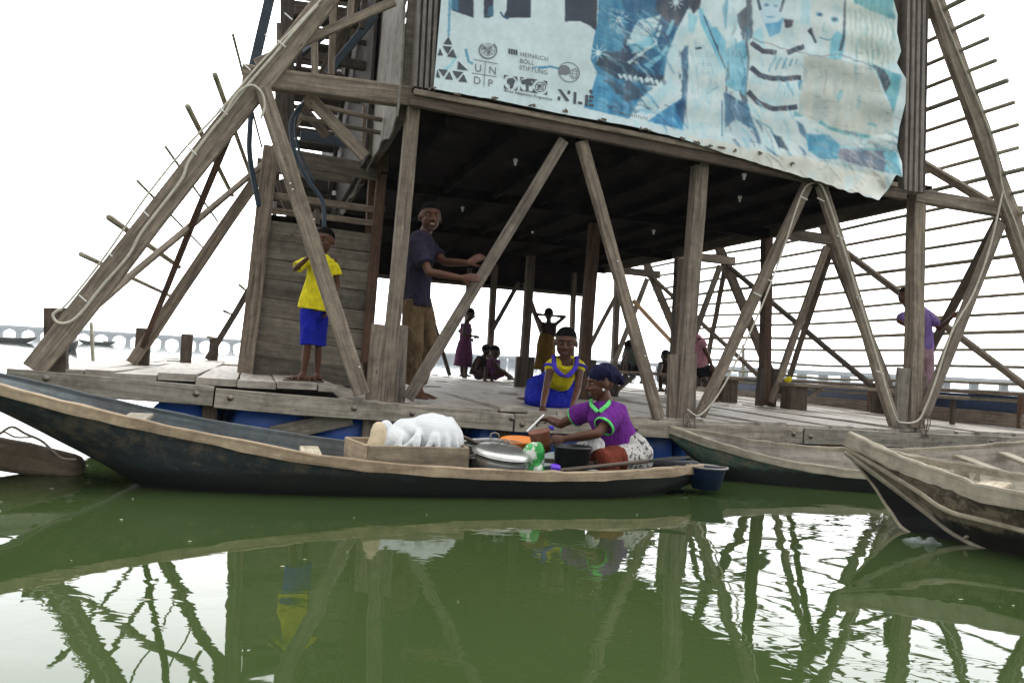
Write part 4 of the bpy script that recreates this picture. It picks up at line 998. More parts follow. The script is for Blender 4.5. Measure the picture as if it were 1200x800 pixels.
simple('person in a mustard skirt seen from behind with both hands behind the head',dict(base=(640,444),head=(643,368),neck=(643,377),pel=(641,397),fd=V((0,1,.1)),w=1.1,
  arms=[(((635,380),0),((627,368),0),((638,369),.05)),(((651,380),0),((662,371),0),((648,370),.05))],legs=[(((637,400),0),((636,420),0),((636,438),0)),(((646,400),0),((645,420),0),((645,438),0))]),.95,M['skin2'],
  [('top',M['dkbrown'],[((((643,378),0),((642,394),0)),[(.16,.10),(.13,.10)])]),('skirt',M['mustard'],[((((641,391),0),((640,405),0),((638,433),0)),[(.13,.10),(.165,.13),(.185,.14)])])],6.6)
simple('figure in a grey green top hunched over behind the middle brace',dict(base=(740,447),head=(738,407),neck=(741,412),pel=(744,434),fd=V((-.6,-.6,-.6)),
  arms=[(((735,415),-.1),((729,425),-.2),((733,438),-.3)),(((750,415),0),((757,424),-.2),((752,436),-.3))],legs=[(((740,434),0),((733,428),-.4),((732,445),-.4)),(((748,434),0),((754,429),-.4),((753,446),-.4))]),1.05,M['skin2'],
  [('top',M['greygreen'],[((((741,404),0),((743,416),0),((744,430),0)),[(.13,.10),(.22,.15),(.19,.16)])]),('trousers',M['blackc'],[((((744,428),0),((744,438),0)),[(.18,.15),(.2,.18)]),((((740,434),0),((733,430),-.4)),[.10,.09]),((((748,434),0),((754,430),-.4)),[.10,.09])])],6.0)
simple('dark figure crouching beside the cleat of the middle post',dict(base=(778,457),head=(780,418),neck=(780,424),pel=(781,445),fd=V((-.3,-1,-.3)),
  arms=[(((775,428),-.1),((773,436),-.2),((777,443),-.3)),(((785,428),0),((788,436),-.2),((784,443),-.3))],legs=[(((778,445),0),((774,440),-.4),((774,455),-.4)),(((784,445),0),((788,440),-.4),((786,455),-.4))]),.9,M['skin2'],
  [('top',M['dkbrown'],[((((780,424),0),((780,434),0),((781,446),0)),[(.11,.09),(.14,.12),(.15,.14)])])],4.6)
simple('person in a pink shirt and black shorts sitting on the bench behind the middle post',dict(base=(822,478),head=(806,386),neck=(811,393),pel=(819,433),fd=V((-.4,1,-.1)),
  arms=[(((820,398),-.1),((829,415),-.15),((834,428),-.2)),(((806,399),.1),((803,415),.1),((808,428),-.1))],legs=[(((817,434),0),((834,433),-.1),((836,470),-.1)),(((822,434),.15),((838,434),.1),((840,470),.1))]),1.05,M['skin'],
  [('shirt',M['pink'],[((((812,393),0),((814,402),0),((819,432),0)),[(.10,.08),(.165,.115),(.13,.12)]),((((820,398),-.1),((825,407),-.13)),[.065,.06])]),('shorts',M['blackc'],[((((819,429),0),((820,438),0)),[(.14,.12),(.15,.14)]),((((818,435),-.02),((833,434),-.1)),[.095,.085])])],3.6)
# ---------------------------------------------------------------- printed banner
IX0,IY0,SSX=500,-170,2
Wd,Hd=int(575*SSX),int(415*SSX)
img=np.zeros((Hd,Wd,3)); 
yy,xx=np.mgrid[0:Hd,0:Wd]; PXX=xx/SSX+IX0; PYY=yy/SSX+IY0
rg=np.random.RandomState(4)
def vnoise(sx,sy,seed,oct=4):
    out=np.zeros((Hd,Wd)); amp=1;tot=0
    r=np.random.RandomState(seed)
    for o in range(oct):
        gx=int(Wd/(sx*SSX))*(2**o)+3; gy=int(Hd/(sy*SSX))*(2**o)+3
        g_=r.rand(gy,gx); fx=xx/Wd*(gx-2); fy=yy/Hd*(gy-2); ix=fx.astype(int);iy=fy.astype(int);tx=fx-ix;ty=fy-iy
        tx=tx*tx*(3-2*tx);ty=ty*ty*(3-2*ty)
        out+=amp*((g_[iy,ix]*(1-tx)+g_[iy,ix+1]*tx)*(1-ty)+(g_[iy+1,ix]*(1-tx)+g_[iy+1,ix+1]*tx)*ty); tot+=amp; amp*=.5
    return out/tot
n_big=vnoise(60,60,1);n_mid=vnoise(14,14,2);n_str=vnoise(6,40,3);n_fin=vnoise(4,4,5,2)
img[:]=(203,220,222); img-= ((n_big-.5)*22)[...,None]
def fill(poly,col,soft=1.,wob=0,a=1.,tex=None):
    xs=[q[0] for q in poly]; ys_=[q[1] for q in poly]; pad=6+wob
    x0=max(0,int((min(xs)-pad-IX0)*SSX)); x1=min(Wd,int((max(xs)+pad-IX0)*SSX)); y0=max(0,int((min(ys_)-pad-IY0)*SSX)); y1=min(Hd,int((max(ys_)+pad-IY0)*SSX))
    if x1<=x0 or y1<=y0: return
    sl_=(slice(y0,y1),slice(x0,x1))
    X_=PXX[sl_]+(n_mid[sl_]-.5)*wob*2; Y_=PYY[sl_]+(n_str[sl_]-.5)*wob*2; m=np.zeros(X_.shape,bool); n=len(poly)
    for i in range(n):
        xa,ya=poly[i];xb_,yb=poly[(i+1)%n]
        if ya==yb: continue
        m^=((ya>Y_)!=(yb>Y_))&(X_<(xb_-xa)*(Y_-ya)/(yb-ya)+xa)
    m=m.astype(float)
    for _ in range(int(soft*SSX)): m=(m+np.roll(m,1,0)+np.roll(m,-1,0)+np.roll(m,1,1)+np.roll(m,-1,1))/5
    m*=a
    if tex is not None: m=m*np.clip(tex[sl_],0,1)
    img[sl_]=img[sl_]*(1-m[...,None])+np.array(col)[None,None]*m[...,None]
def ell_poly(cx,cy,rx,ry,rot=0,n=24):
    return [(cx+rx*math.cos(a)*math.cos(rot)-ry*math.sin(a)*math.sin(rot),cy+rx*math.cos(a)*math.sin(rot)+ry*math.sin(a)*math.cos(rot)) for a in [2*math.pi*i/n for i in range(n)]]
def line(pts,w,col,soft=.6,a=1.,wob=0):
    L=[];Rr=[]
    for i,(x,y) in enumerate(pts):
        x0,y0=pts[max(0,i-1)];x1,y1=pts[min(len(pts)-1,i+1)];d=math.hypot(x1-x0,y1-y0) or 1;nx,ny=-(y1-y0)/d,(x1-x0)/d
        L.append((x+nx*w/2,y+ny*w/2));Rr.append((x-nx*w/2,y-ny*w/2))
    fill(L+Rr[::-1],col,soft,wob,a)
PALE=(205,223,226);CY=(142,202,218);MB_=(62,134,168);DB=(30,80,118);NV=(42,54,70);TEAL=(92,162,170);BEI=(184,192,185)
# letters' cut off feet along the top
fill([(530,-60),(555,-60),(555,21),(529,12)],NV);fill([(529,-60),(538,-60),(537,14),(529,11)],MB_,1.5,2,.7)
fill([(567,-60),(578,-60),(578,19),(572,21),(567,21)],NV); fill([(573,8),(578,6),(578,19),(570,20)],MB_,1,1,.6)
fill([(593,-60),(621,-60),(622,21),(596,21),(590,20),(594,10)],NV);line([(586,14),(590,20),(596,22)],2,DB)
fill([(662,-60),(701,-60),(699,37),(691,30),(680,25),(666,25),(662,26)],NV)
line([(526,-60),(526.5,10),(525.5,43)],2.6,MB_,1.2,.75)
line([(545,57),(549,72),(554,75)],3,MB_,1,.8,1);line([(536,66),(526,78),(520,82)],3,CY,1.5,.8,2);line([(630,80),(645,78),(658,81)],2.4,MB_,.8,.9,1);line([(624,79),(640,78)],1.5,MB_,.8,.9)
# first figure in a blue shirt
bs=[(704,-60),(812,-60),(806,14),(792,42),(784,58),(778,88),(764,104),(748,116),(737,139),(684,126),(691,113),(700,86),(692,70),(696,42),(700,28)]
fill(bs,MB_,1.2); fill([(716,-60),(812,-60),(806,14),(790,40),(770,90),(740,80),(728,70),(735,30)],DB,5,6,.8,n_str*.6+.5)
fill([(704,60),(730,62),(745,84),(780,88),(764,104),(745,98),(715,88),(697,75)],NV,3,3,.75); fill([(735,36),(752,50),(760,66),(738,80),(728,60)],NV,3,3,.7)
fill([(768,-60),(812,-60),(806,14),(795,32),(780,26),(770,10)],NV,3,3,.8)
fill([(738,42),(747,24),(776,17),(768,36),(752,52),(733,53)],PALE,2,3,.95);fill([(735,50),(752,48),(765,36),(770,42),(755,60),(742,62)],CY,1.5,3,.9)
line([(774,30),(768,50),(752,62),(735,74)],4,PALE,1.2,.9,2);line([(790,24),(780,42)],4,CY,1.4,.8,2);line([(784,56),(772,66),(756,78)],5,CY,1.4,.9,4)
for cx,cy,r in ((725,23,13),(701,62,10),(792,3,9)):
    for k in range(9):
        a=k*.7+.3; line([(cx,cy),(cx+math.cos(a)*r,cy+math.sin(a)*r)],1.1,PALE,.5,.9)
    fill(ell_poly(cx,cy,3.2,3.2),PALE,1.2)
xw=725
for k in range(9):
    h_=5+(k*37%5); x0=725+k*6.3; y0=86+k*.9
    line([(x0,y0),(x0+2.5,y0+h_),(x0+5.5,y0+h_*.3),(x0+7,y0+h_*.9)],3.0,PALE,.5,1,1)
line([(742,96),(756,101),(770,102)],3,PALE,.6,1,1);fill(ell_poly(717,98,2.2,3.4,.4),PALE,.8)
fill([(700,86),(716,92),(752,98),(752,112),(737,139),(684,126),(691,113)],(70,150,190),2,2,.75);fill([(712,92),(760,100),(755,112),(735,120),(718,105)],NV,3,3,.7)
fill([(757,142),(785,124),(803,112),(803,152),(800,152)],(60,140,185),1.5,1);fill([(790,122),(803,112),(803,150),(795,135)],DB,3,2,.8)
for k in range(16):   # crease lines fanning across the shirt
    y0=4+k*8; line([(703-k*.6,y0),(750,y0+20),(780,y0+26)],.9,CY if k%2 else NV,.5,.35,2)
# arm and second figure
fill([(806,10),(792,38),(782,64),(778,95),(756,114),(738,138),(757,143),(786,122),(800,100),(803,60),(812,30)],PALE,1.4)
fill([(778,96),(786,90),(790,104),(772,122),(756,136),(748,132)],CY,3,2,.35)
fill([(806,10),(822,26),(840,50),(851,82),(852,136),(846,141),(846,161),(800,151),(806,110),(802,60)],(208,224,224),1.2)
dots=((np.sin(PXX*2.6)>.2)&(np.sin(PYY*2.4)>.0)).astype(float)
fill([(797,62),(806,52),(806,90),(800,125),(797,128),(800,95)],DB,1,1,.85,.4+.6*n_str*1.3)
fill([(812,44),(845,70),(850,84),(818,90)],MB_,4,0,.5,dots);fill([(806,14),(818,20),(812,40),(806,36)],CY,2,1,.8)
line([(806,90),(803,130),(806,150)],1,DB,.8,.5);line([(828,110),(842,101)],1.2,MB_,.7,.7,1);line([(815,57),(822,56)],2.5,NV,.8,.7)
fill([(818,8),(826,12),(850,48),(852,84),(846,80),(832,50),(820,26)],(120,188,210),2,1);line([(824,18),(836,46),(851,82)],1.4,NV,.6,.9,1);line([(850,86),(884,130)],4,PALE,.8);line([(851,84),(851,110),(884,132)],1.2,NV,.6,.8)
fill([(800,-60),(822,-60),(820,10),(812,16),(806,6)],NV,2,2);fill([(820,-60),(853,-60),(852,10),(846,30),(834,32),(824,14)],PALE,2);fill([(846,10),(855,-10),(858,20),(850,36)],MB_,2,1,.6)
fill([(853,-60),(880,-60),(882,90),(874,126),(866,108),(872,60),(862,6)],NV,1.5,3,.85,.3+n_str);fill([(857,-60),(872,-60),(874,8),(862,18),(856,44),(851,36)],PALE,1.5,1)
fill([(851,58),(872,46),(876,70),(873,112),(850,100)],CY,1.5);fill([(851,58),(872,46),(876,70),(873,112),(850,100)],MB_,1,0,.8,dots)
fill([(848,108),(872,120),(886,134),(893,170),(868,163),(850,156)],DB,1.5,2,.85,.5+n_str*.6);fill([(850,150),(862,140),(880,150),(888,168),(850,160)],PALE,2,2,.85);line([(846,118),(846,160)],1.4,DB,.7,.8)
# striped shirt figure
fill([(876,48),(892,36),(912,38),(928,26),(946,34),(940,60),(938,110),(934,140),(944,186),(920,178),(893,168),(880,136),(874,108),(878,70)],(206,221,221),1.5)
fill(ell_poly(903,10,13,22),(186,212,222),1.5);fill(ell_poly(898,6,3,1.6),DB,1,0,.6);fill(ell_poly(909,7,3,1.6),DB,1,0,.6);line([(898,20),(908,20)],1.6,MB_,1,.7)
line([(889,-60),(888,0),(891,12)],3,NV,1,.8);line([(918,-60),(918,0),(914,14)],3,NV,1,.7)
fill([(896,28),(912,26),(918,20),(914,38),(902,44)],(95,165,200),1.5);fill([(918,22),(930,24),(928,32),(920,33)],NV,1,.5);fill([(880,40),(893,30),(896,54),(884,48)],CY,1,2,.6)
for pts in ([(880,50),(894,60),(910,62)],[(922,62),(934,57),(942,55)],[(879,79),(890,88),(904,92),(924,92),(938,91)],[(876,107),(888,120),(905,127),(920,127),(934,125)],[(948,34),(954,42),(957,50)]):
    line(pts,6,NV,.8,.95,1)
for k in range(5): line([(910+k*6,66+k),(900+k*8,84-k*2)],1.6,MB_,.9,.8,2);line([(914+k*4,98),(908+k*5,114)],1.4,CY,.9,.8,2)
line([(922,96),(930,112)],2,MB_,1,.7,1);fill([(934,96),(944,92),(944,104),(936,106)],MB_,1,1,.8);line([(930,133),(950,134)],6,TEAL,1.4,.8,1)
fill([(905,158),(915,160),(924,176),(912,172)],NV,1.5,1,.8);line([(886,140),(902,150),(916,170)],1.2,MB_,.8,.7,1);fill([(932,140),(940,146),(946,164),(936,156)],DB,2,3,.6)
# fourth face and right side
fill([(938,-60),(948,-60),(948,30),(938,26)],CY,3,4,.6,n_str*1.4)
fill(ell_poly(970,22,20,36),(206,218,216),2);fill(ell_poly(960,17,4,2.2,.1),MB_,1,0,.8);fill(ell_poly(978,23,4.5,3.4,.2),MB_,1,0,.9);fill(ell_poly(978,23,1.8,1.8),NV,.6);fill(ell_poly(961,17,1.5,1.3),NV,.6)
line([(966,26),(964,36),(970,38)],1.2,TEAL,.9,.7);line([(960,44),(970,47),(976,45)],1.6,MB_,.8,.7)
fill([(973,46),(980,36),(990,42),(987,66),(978,80),(971,74)],(120,190,208),2,1);line([(985,-60),(991,0),(989,40),(984,60)],3.6,NV,1.4,.75,1)
fill([(992,-60),(1048,-60),(1050,76),(1024,76),(990,60)],(205,216,208),2);
for k in range(9): line([(996+k*6,10),(998+k*6,60+k*2)],1.6,(150,180,178),1,.7,3)
fill([(994,-60),(1048,-60),(1048,22),(1022,14),(1000,2)],TEAL,2,3,.9)
fill([(943,64),(980,70),(1022,78),(1034,108),(1047,130),(1046,168),(1000,160),(958,146),(935,132),(940,92)],BEI,2,1)
fill([(950,100),(1000,90),(1040,140),(1000,155)],(192,198,188),8,6,.5);fill(ell_poly(984,112,3,7,.3),TEAL,2,1,.7);fill(ell_poly(1006,120,2,10,.1),TEAL,3,1,.5);fill(ell_poly(1022,146,6,2,.3),TEAL,1.5,1,.7)
line([(968,82),(966,112)],1.2,(90,100,104),.8,.6,2)
fill([(1020,74),(1040,82),(1056,88),(1053,108),(1047,132),(1040,116),(1034,100)],(110,178,190),1.2,1);fill([(1022,76),(1036,82),(1044,98),(1038,110),(1032,96)],NV,1.5,2,.8)
line([(952,146),(966,146),(980,158),(1010,164),(1045,160)],8,(208,222,220),1.5);line([(960,142),(972,150),(990,156),(1020,160)],4,TEAL,1.4,.9,1)
fill([(944,156),(970,158),(985,170),(984,186),(962,186),(946,176)],(86,162,192),2,2);fill([(984,174),(1046,176),(1052,204),(1030,200),(992,190),(982,184)],(104,116,138),2,2);fill([(1036,176),(1050,178),(1056,206),(1036,200)],(110,186,202),2,2)
line([(985,172),(1010,176),(1042,174)],3,(120,190,200),1,.8,1)
for k in range(14):   # folds at the lower right, their shade and highlights drawn in colour
    x0=905+k*11; line([(x0,168+k*2),(x0+14,190+k*2),(x0+22,204+k*2)],1.2,(120,140,138) if k%2 else (232,236,226),.7,.55,3)
# fold and weave strokes that break up each area
def strokes(poly_box,n_,ang,ln,w_,cols,a_,wb=2,seed=1):
    r=random.Random(seed); x0,y0,x1,y1=poly_box
    for k in range(n_):
        x=r.uniform(x0,x1); y=r.uniform(y0,y1); L=ln*r.uniform(.5,1.5); a=ang+r.uniform(-.3,.3)
        line([(x,y),(x+L*.5*math.cos(a),y+L*.5*math.sin(a)),(x+L*math.cos(a+.15),y+L*math.sin(a+.15))],w_*r.uniform(.5,1.5),cols[k%len(cols)],1.0,a_*r.uniform(.5,1),wb)
strokes((700,5,775,80),46,.55,26,2.2,[CY,NV,DB,PALE,MB_],.6,3,3)
strokes((700,90,750,130),34,.4,16,2.4,[(110,190,220),DB,NV,(60,150,195)],.6,3,4)
strokes((765,118,800,146),16,.5,14,2,[(110,190,220),DB],.6,2,5)
strokes((806,40,848,150),40,1.35,18,1.6,[CY,(170,205,214),(120,176,196)],.45,2,6)
strokes((795,50,806,125),22,1.4,10,1.5,[NV,DB,CY],.7,2,7)
strokes((852,10,876,110),36,1.4,14,1.8,[NV,CY,MB_,PALE],.6,2,8)
strokes((850,112,890,165),30,.9,16,2,[NV,CY,DB,(120,190,214)],.65,2,9)
strokes((880,50,938,135),46,.9,12,1.5,[CY,(150,190,204),PALE,(110,170,192)],.5,2,10)
strokes((892,135,940,180),26,.9,18,1.8,[CY,(150,180,184),DB,PALE],.5,2,11)
strokes((955,0,990,50),16,1.2,10,1.4,[CY,(170,196,196)],.4,2,12)
strokes((945,70,1035,150),44,1.4,16,1.5,[(160,170,162),(200,206,198),(140,152,148),(150,190,190)],.45,3,13)
strokes((1000,5,1046,75),36,1.45,22,1.6,[(140,172,170),(220,226,218),(120,170,172)],.5,2,14)
strokes((945,150,1050,200),44,.35,18,2,[TEAL,(70,120,150),PALE,(140,150,160),NV],.5,3,15)
# worn cream hem folded over the beam at lower right, fold shade painted in
fill([(800,157),(850,168),(905,180),(945,184),(985,197),(1036,203),(1040,236),(960,216),(850,184)],(214,214,202),2.5,3,.85)
strokes((880,176,1034,226),40,.75,20,1.5,[(150,148,132),(236,236,226),(120,116,100)],.6,2,16)
# wear: cracks
for k in range(60):
    x0=rg.uniform(940,1050);y0=rg.uniform(60,200);a=rg.uniform(-.5,.5)
    line([(x0,y0),(x0+rg.uniform(4,14)*math.cos(a),y0+6*math.sin(a)+rg.uniform(-2,3))],.7,(110,118,116),.4,.5,1.5)
line([(878,44),(920,58),(960,66),(985,64),(1022,78)],1.1,(96,104,104),.5,.7,2)
def blur(a,k):
    for _ in range(k): a=(a+np.roll(a,1,0)+np.roll(a,-1,0)+np.roll(a,1,1)+np.roll(a,-1,1))/5
    return a
g_=img.mean(axis=2)
right=np.clip((PXX-690)/20,0,1)[...,None]; img[:]=img*(1-right)+blur(img.copy(),2)*right
mo=np.clip((n_str-.5)*2.4+(n_mid-.5)*1.6,-1,1)[...,None]*np.clip((215-g_)/70,0,1)[...,None]*right
img+=mo*np.array((52,36,26))[None,None]
pa=np.clip((n_mid-.56)*6,0,1)[...,None]*np.clip((g_-185)/15,0,1)[...,None]*right; img[:]=img*(1-pa*.28)+np.array((140,196,210))[None,None]*pa*.28
gr=np.clip((n_big-.5)*3,0,1)[...,None]*np.clip((PYY-120)/80,0,1)[...,None]; img[:]=img*(1-gr*.15)+np.array((150,146,128))[None,None]*gr*.15
img-=((n_fin-.5)*14+(n_str-.5)*10)[...,None]
alb=np.clip(img/255,0,1); alb=np.where(alb<.04045,alb/12.92,((alb+.055)/1.055)**2.4)
alb=alb*1.0
BB=[(500,103),(540,110),(585,118),(660,134),(740,148),(800,163),(850,180),(920,201),(960,213),(1000,226),(1030,234),(1037,226),(1050,208),(1064,206)]
RB=[(-170,1044),(0,1047),(18,1052),(38,1051),(60,1056),(75,1051),(92,1062),(120,1061),(150,1054),(175,1051),(190,1057),(206,1058),(240,1040)]
def interp(tab,x):
    for a,b_ in zip(tab,tab[1:]):
        if x<=b_[0]: t=(x-a[0])/(b_[0]-a[0]); return a[1]+(b_[1]-a[1])*max(0,t)
    return tab[-1][1]
def bdepth(px,py):
    k=max(0,(px-700)/350); low=max(0,1-abs(interp(BB,px)-py)/26)
    d=-.205-.012*k*(math.sin(px*.11+py*.05)+.6*math.sin(py*.16-px*.03)) - k*.03*noise.noise(V((px*.03,py*.03,2)))
    d-=low*(.012+.05*max(0,(px-880)/160)*(1+1.1*noise.noise(V((px*.07,py*.03,4)))))
    d-=.004*noise.noise(V((px*.05,py*.05,7)))
    return d
def bpt(px,py,out=0): return F(px,py,bdepth(px,py)-out)
nx=500; ys=[-165,-130,-95,-60,-30,-12]; ny=215
mb=MB(); cols_=[]; rows=len(ys)+ny+1
for j in range(rows):
    for i in range(nx+1):
        s=i/nx
        py0=ys[j] if j<len(ys) else None
        # left edge leans; right edge from table
        if py0 is None:
            t=(j-len(ys))/ny; 
            # fixpoint for right edge and bottom
            px=508+(1055-508)*s; py=t*interp(BB,px)
        else: py=py0; px=508+547*s
        lx=517-9*max(-1.5,py)/104 if py>0 else 517-py*.05; rx=interp(RB,py)
        px=lx+(rx-lx)*s
        if py0 is None: py=t*(interp(BB,px)+ (4*noise.noise(V((px*.09,3,1)))*min(1,max(.15,(px-850)/100))))
        mb.v.append(bpt(px,py)); cols_.append((px,py))
for j in range(rows-1):
    for i in range(nx):
        a=j*(nx+1)+i; b=a+nx+1
        mb.f.append((a,b,b+1,a+1)); mb.uv.append([(0,0)]*4); mb.mi.append(0)
m,nt,b=newmat('printed_vinyl'); at_=nt.nodes.new('ShaderNodeAttribute'); at_.attribute_name='print'; nt.links.new(at_.outputs['Color'],b.inputs['Base Color']); b.inputs['Roughness'].default_value=.5
bn_=thing('banner','torn banner with children printed in blue and a row of logos on the upper wall',"banner",F(780,100,-.2))
bo=mb.build('vinyl_sheet',m,bn_,True)
ca=bo.data.color_attributes.new('print','FLOAT_COLOR','POINT')
pc=np.array(cols_); ix=np.clip(((pc[:,0]-IX0)*SSX).astype(int),0,Wd-1); iy=np.clip(((pc[:,1]-IY0)*SSX).astype(int),0,Hd-1)
cc=np.ones((len(pc),4),dtype=np.float32); cc[:,:3]=alb[iy,ix]; ca.data.foreach_set('color',cc.ravel())
# logos and lettering as a thin printed layer
M['ink']=plain('dark_ink',(.055,.07,.085),.5,.2,60,0,0); M['ink2']=plain('faded_ink',(.16,.18,.20),.5,.15,60,0,0)
def flat(name,polys,mat):
    mb=MB()
    for poly in polys:
        b0=len(mb.v)
        for x,y in poly: mb.v.append(bpt(x,y,.005))
        mb.face(list(range(b0,b0+len(poly))))
    return mb.build(name,mat,bn_)
def seg(x0,y0,x1,y1,w): 
    d=math.hypot(x1-x0,y1-y0); nx_,ny_=-(y1-y0)/d*w/2,(x1-x0)/d*w/2
    return [(x0+nx_,y0+ny_),(x1+nx_,y1+ny_),(x1-nx_,y1-ny_),(x0-nx_,y0-ny_)]
def arc(cx,cy,rx,ry,w,a0=0,a1=360,rot=0,n=20):
    P=[]
    for i in range(n):
        q=[]
        for a,s in ((a0+(a1-a0)*i/n,1),(a0+(a1-a0)*(i+1)/n,1),(a0+(a1-a0)*(i+1)/n,-1),(a0+(a1-a0)*i/n,-1)):
            x=(rx+s*w/2)*math.cos(R(a)); y=(ry+s*w/2)*math.sin(R(a)); q.append((cx+x*math.cos(rot)-y*math.sin(rot),cy+x*math.sin(rot)+y*math.cos(rot)))
        P.append(q)
    return P
def text(name,s,x,y,h,ang,mat,wsc=1.,bold=False,shear=-.12):
    cu=bpy.data.curves.new('t','FONT'); cu.body=s; cu.size=1; cu.space_character=1.08
    if bold: cu.offset=.012
    o=bpy.data.objects.new('t',cu); C.objects.link(o); dg=bpy.context.evaluated_depsgraph_get(); me=bpy.data.meshes.new_from_object(o.evaluated_get(dg))
    mb=MB(); k=h/.7
    for v_ in me.vertices:
        gx=v_.co.x*k*wsc; gy=v_.co.y*k
        px=x+gx*math.cos(ang)+gy*math.sin(ang)*0-gy*shear*0; py=y+gx*math.sin(ang)-gy
        mb.v.append(bpt(px+gy*.03,py,.005))
    for p in me.polygons: mb.face(list(p.vertices))
    bpy.data.objects.remove(o); bpy.data.meshes.remove(me); return mb.build(name,mat,bn_)
flat('triangle_logo',[[(525.6,43),(519.8,51.5),(530,52.3)],[(518.8,54),(529.5,55),(525,63.8)],[(531,57.3),(524,66),(535,67.8)],[(515.5,56.5),(513,65),(519.3,65)],[(537,71.7),(536,81),(548.5,82.7)],
  [(512.5,81.5),(511,90),(516,91.5)],[(513.5,81),(525,82),(520,89.8)],[(526.6,83.8),(521.5,92.4),(531,93.6)],[(530,83),(543,84.7),(535.7,92.4)],[(543.5,87),(537,95.3),(547.5,96.5)]],M['ink'])
A_=R(10.8)
P=arc(572,58,8,7,.6)+arc(572,58,5,4.5,.5)+arc(572,58,2.6,2.2,.5)+arc(572,59,10.2,9.6,1.6,-50,230)+[seg(564,57,580,60,.5),seg(572,50,572,66,.5),seg(566,53,578,64,.5),seg(566,63,578,53,.5)]
P+=[ell_poly(568,56,2.4,1.7,.3,10),ell_poly(575,56,2.2,1.5,-.4,10),ell_poly(573,61.5,1.8,2.4,.3,10)]
flat('round_emblem',P,M['ink2'])
flat('cross_lines',[seg(569,72.5,567,101,.8),seg(554.8,69.5,583.4,75,.7),seg(553,85.7,581.8,90,.7)],M['ink2'])
for ch,x,y in (('U',556,83),('N',572.5,86),('D',554.5,97.5),('P',571.5,101)): text('lettering',ch,x,y,8.6,A_,M['ink2'])
flat('bar_mark',[[(596+i*2.8,57+i*.45),(598.1+i*2.8,57.3+i*.45),(598.0+i*2.8,63.3+i*.45),(595.9+i*2.8,63+i*.45)] for i in range(4)],M['ink'])
text('lettering','HEINRICH',609.5,65.6,5,A_,M['ink2'],.98);text('lettering','B\u00d6LL',609,73.4,5,A_,M['ink2'],.98);text('lettering','STIFTUNG',608.5,81.2,5,A_,M['ink2'],.98)
P=arc(667,84.7,12.6,11,.8,0,360,.5,28)+[ell_poly(662,82,6.6,5.4,.5,16),ell_poly(657.8,84,2.6,3.6,.2,10)]
P+=arc(673.5,86.5,5.4,5.8,.6)+arc(673.5,86.5,2.4,5.8,.5)+[seg(668.3,85.6,678.7,87.6,.5),seg(669,83,678,84.5,.4),seg(669,89,678,90.5,.4)]
flat('globe_logo',P,M['ink2'])
cs=[(598.6,97),(617.7,99.5),(633.5,102)]; P=[]
for cx,cy in cs:
    for qx,qy in ((-1,-1),(1,-1),(-1,1),(1,1)):
        x0,y0=cx+qx*7.9,cy+qx*1.2+qy*8; P.append([(x0,y0),(x0-qx*5.2,y0-qx*.8),(x0-qx*1.8,y0-qy*1.8),(x0,y0-qy*5.2)])
P+=[[(596,92),(601,91.5),(604,95),(602.5,98),(601,103),(598,104.5),(597.5,99),(594.5,97.5),(594,94)]]
P+=[ell_poly(614,96,3.4,2.8,0,10),ell_poly(619,95,4.2,3,0,10),ell_poly(622,98.5,2.6,2,0,10),[(616,98),(619.5,98),(619.5,106),(621.5,107.5),(614.5,107),(616.8,105)]]
P+=arc(633.5,102,6,5.6,.8)+arc(633.5,102,3.4,3.2,.6)+[seg(629,98,638,106,.6),seg(629,106,638,98,.6),ell_poly(632,101,2,1.6,0,8)]
flat('programme_logos',P,M['ink'])
text('lettering','Africa Adaptation Programme',590.5,107.2,3.0,A_,M['ink'],1.02,True)
flat('block_letters',[[(654,104.5),(657.6,105),(667.5,118),(663.8,119)],[(653.8,113),(657,113.6),(656.6,117.6),(653.4,117)],[(665.4,106),(668.6,106.5),(668.2,110.4),(665,110)],
  [(672.4,107.8),(675.8,108.4),(675.2,122),(671.8,121.4)],[(677.4,118.8),(682.6,119.7),(682.4,122.6),(677.2,121.7)],
  [(692,104.6),(695.5,107.2),(693.4,110),(690,107.4)],[(686,111),(689.4,111.5),(689,124),(685.6,123.4)],[(690.4,111.6),(696,112.5),(695.8,115),(690.2,114.2)],[(690.4,116.6),(694.6,117.3),(694.4,119.6),(690.2,119)],[(690.2,121.5),(696,122.5),(695.8,125),(690,124.2)]],M['ink'])
text('lettering','SPEAK INSTITUTE',718,131.5,3.2,R(13),M['ink2'],1.1)
# knots of twine along the hem and the cord under it
P=[(506,104),(536,109.5),(580,115),(624,123),(661,130),(706,140),(753,151),(760,152.5),(800,162),(818,167),(832,171),(846,172),(861,176),(892,179),(930,192)]
for px,py in P:
    m=MB(); 
    for k in range(3):
        a=random.uniform(0,3); c=bpt(px+random.uniform(-3,3),py+random.uniform(-1,1),.012); d=(EU*math.cos(a)+UPV*.4*math.sin(a))*.022
        add_sweep(m,[c-d,c,c+d],[.006,.009,.005],n=6)
    m.build('twine_knot',M['rope'],bn_,True)
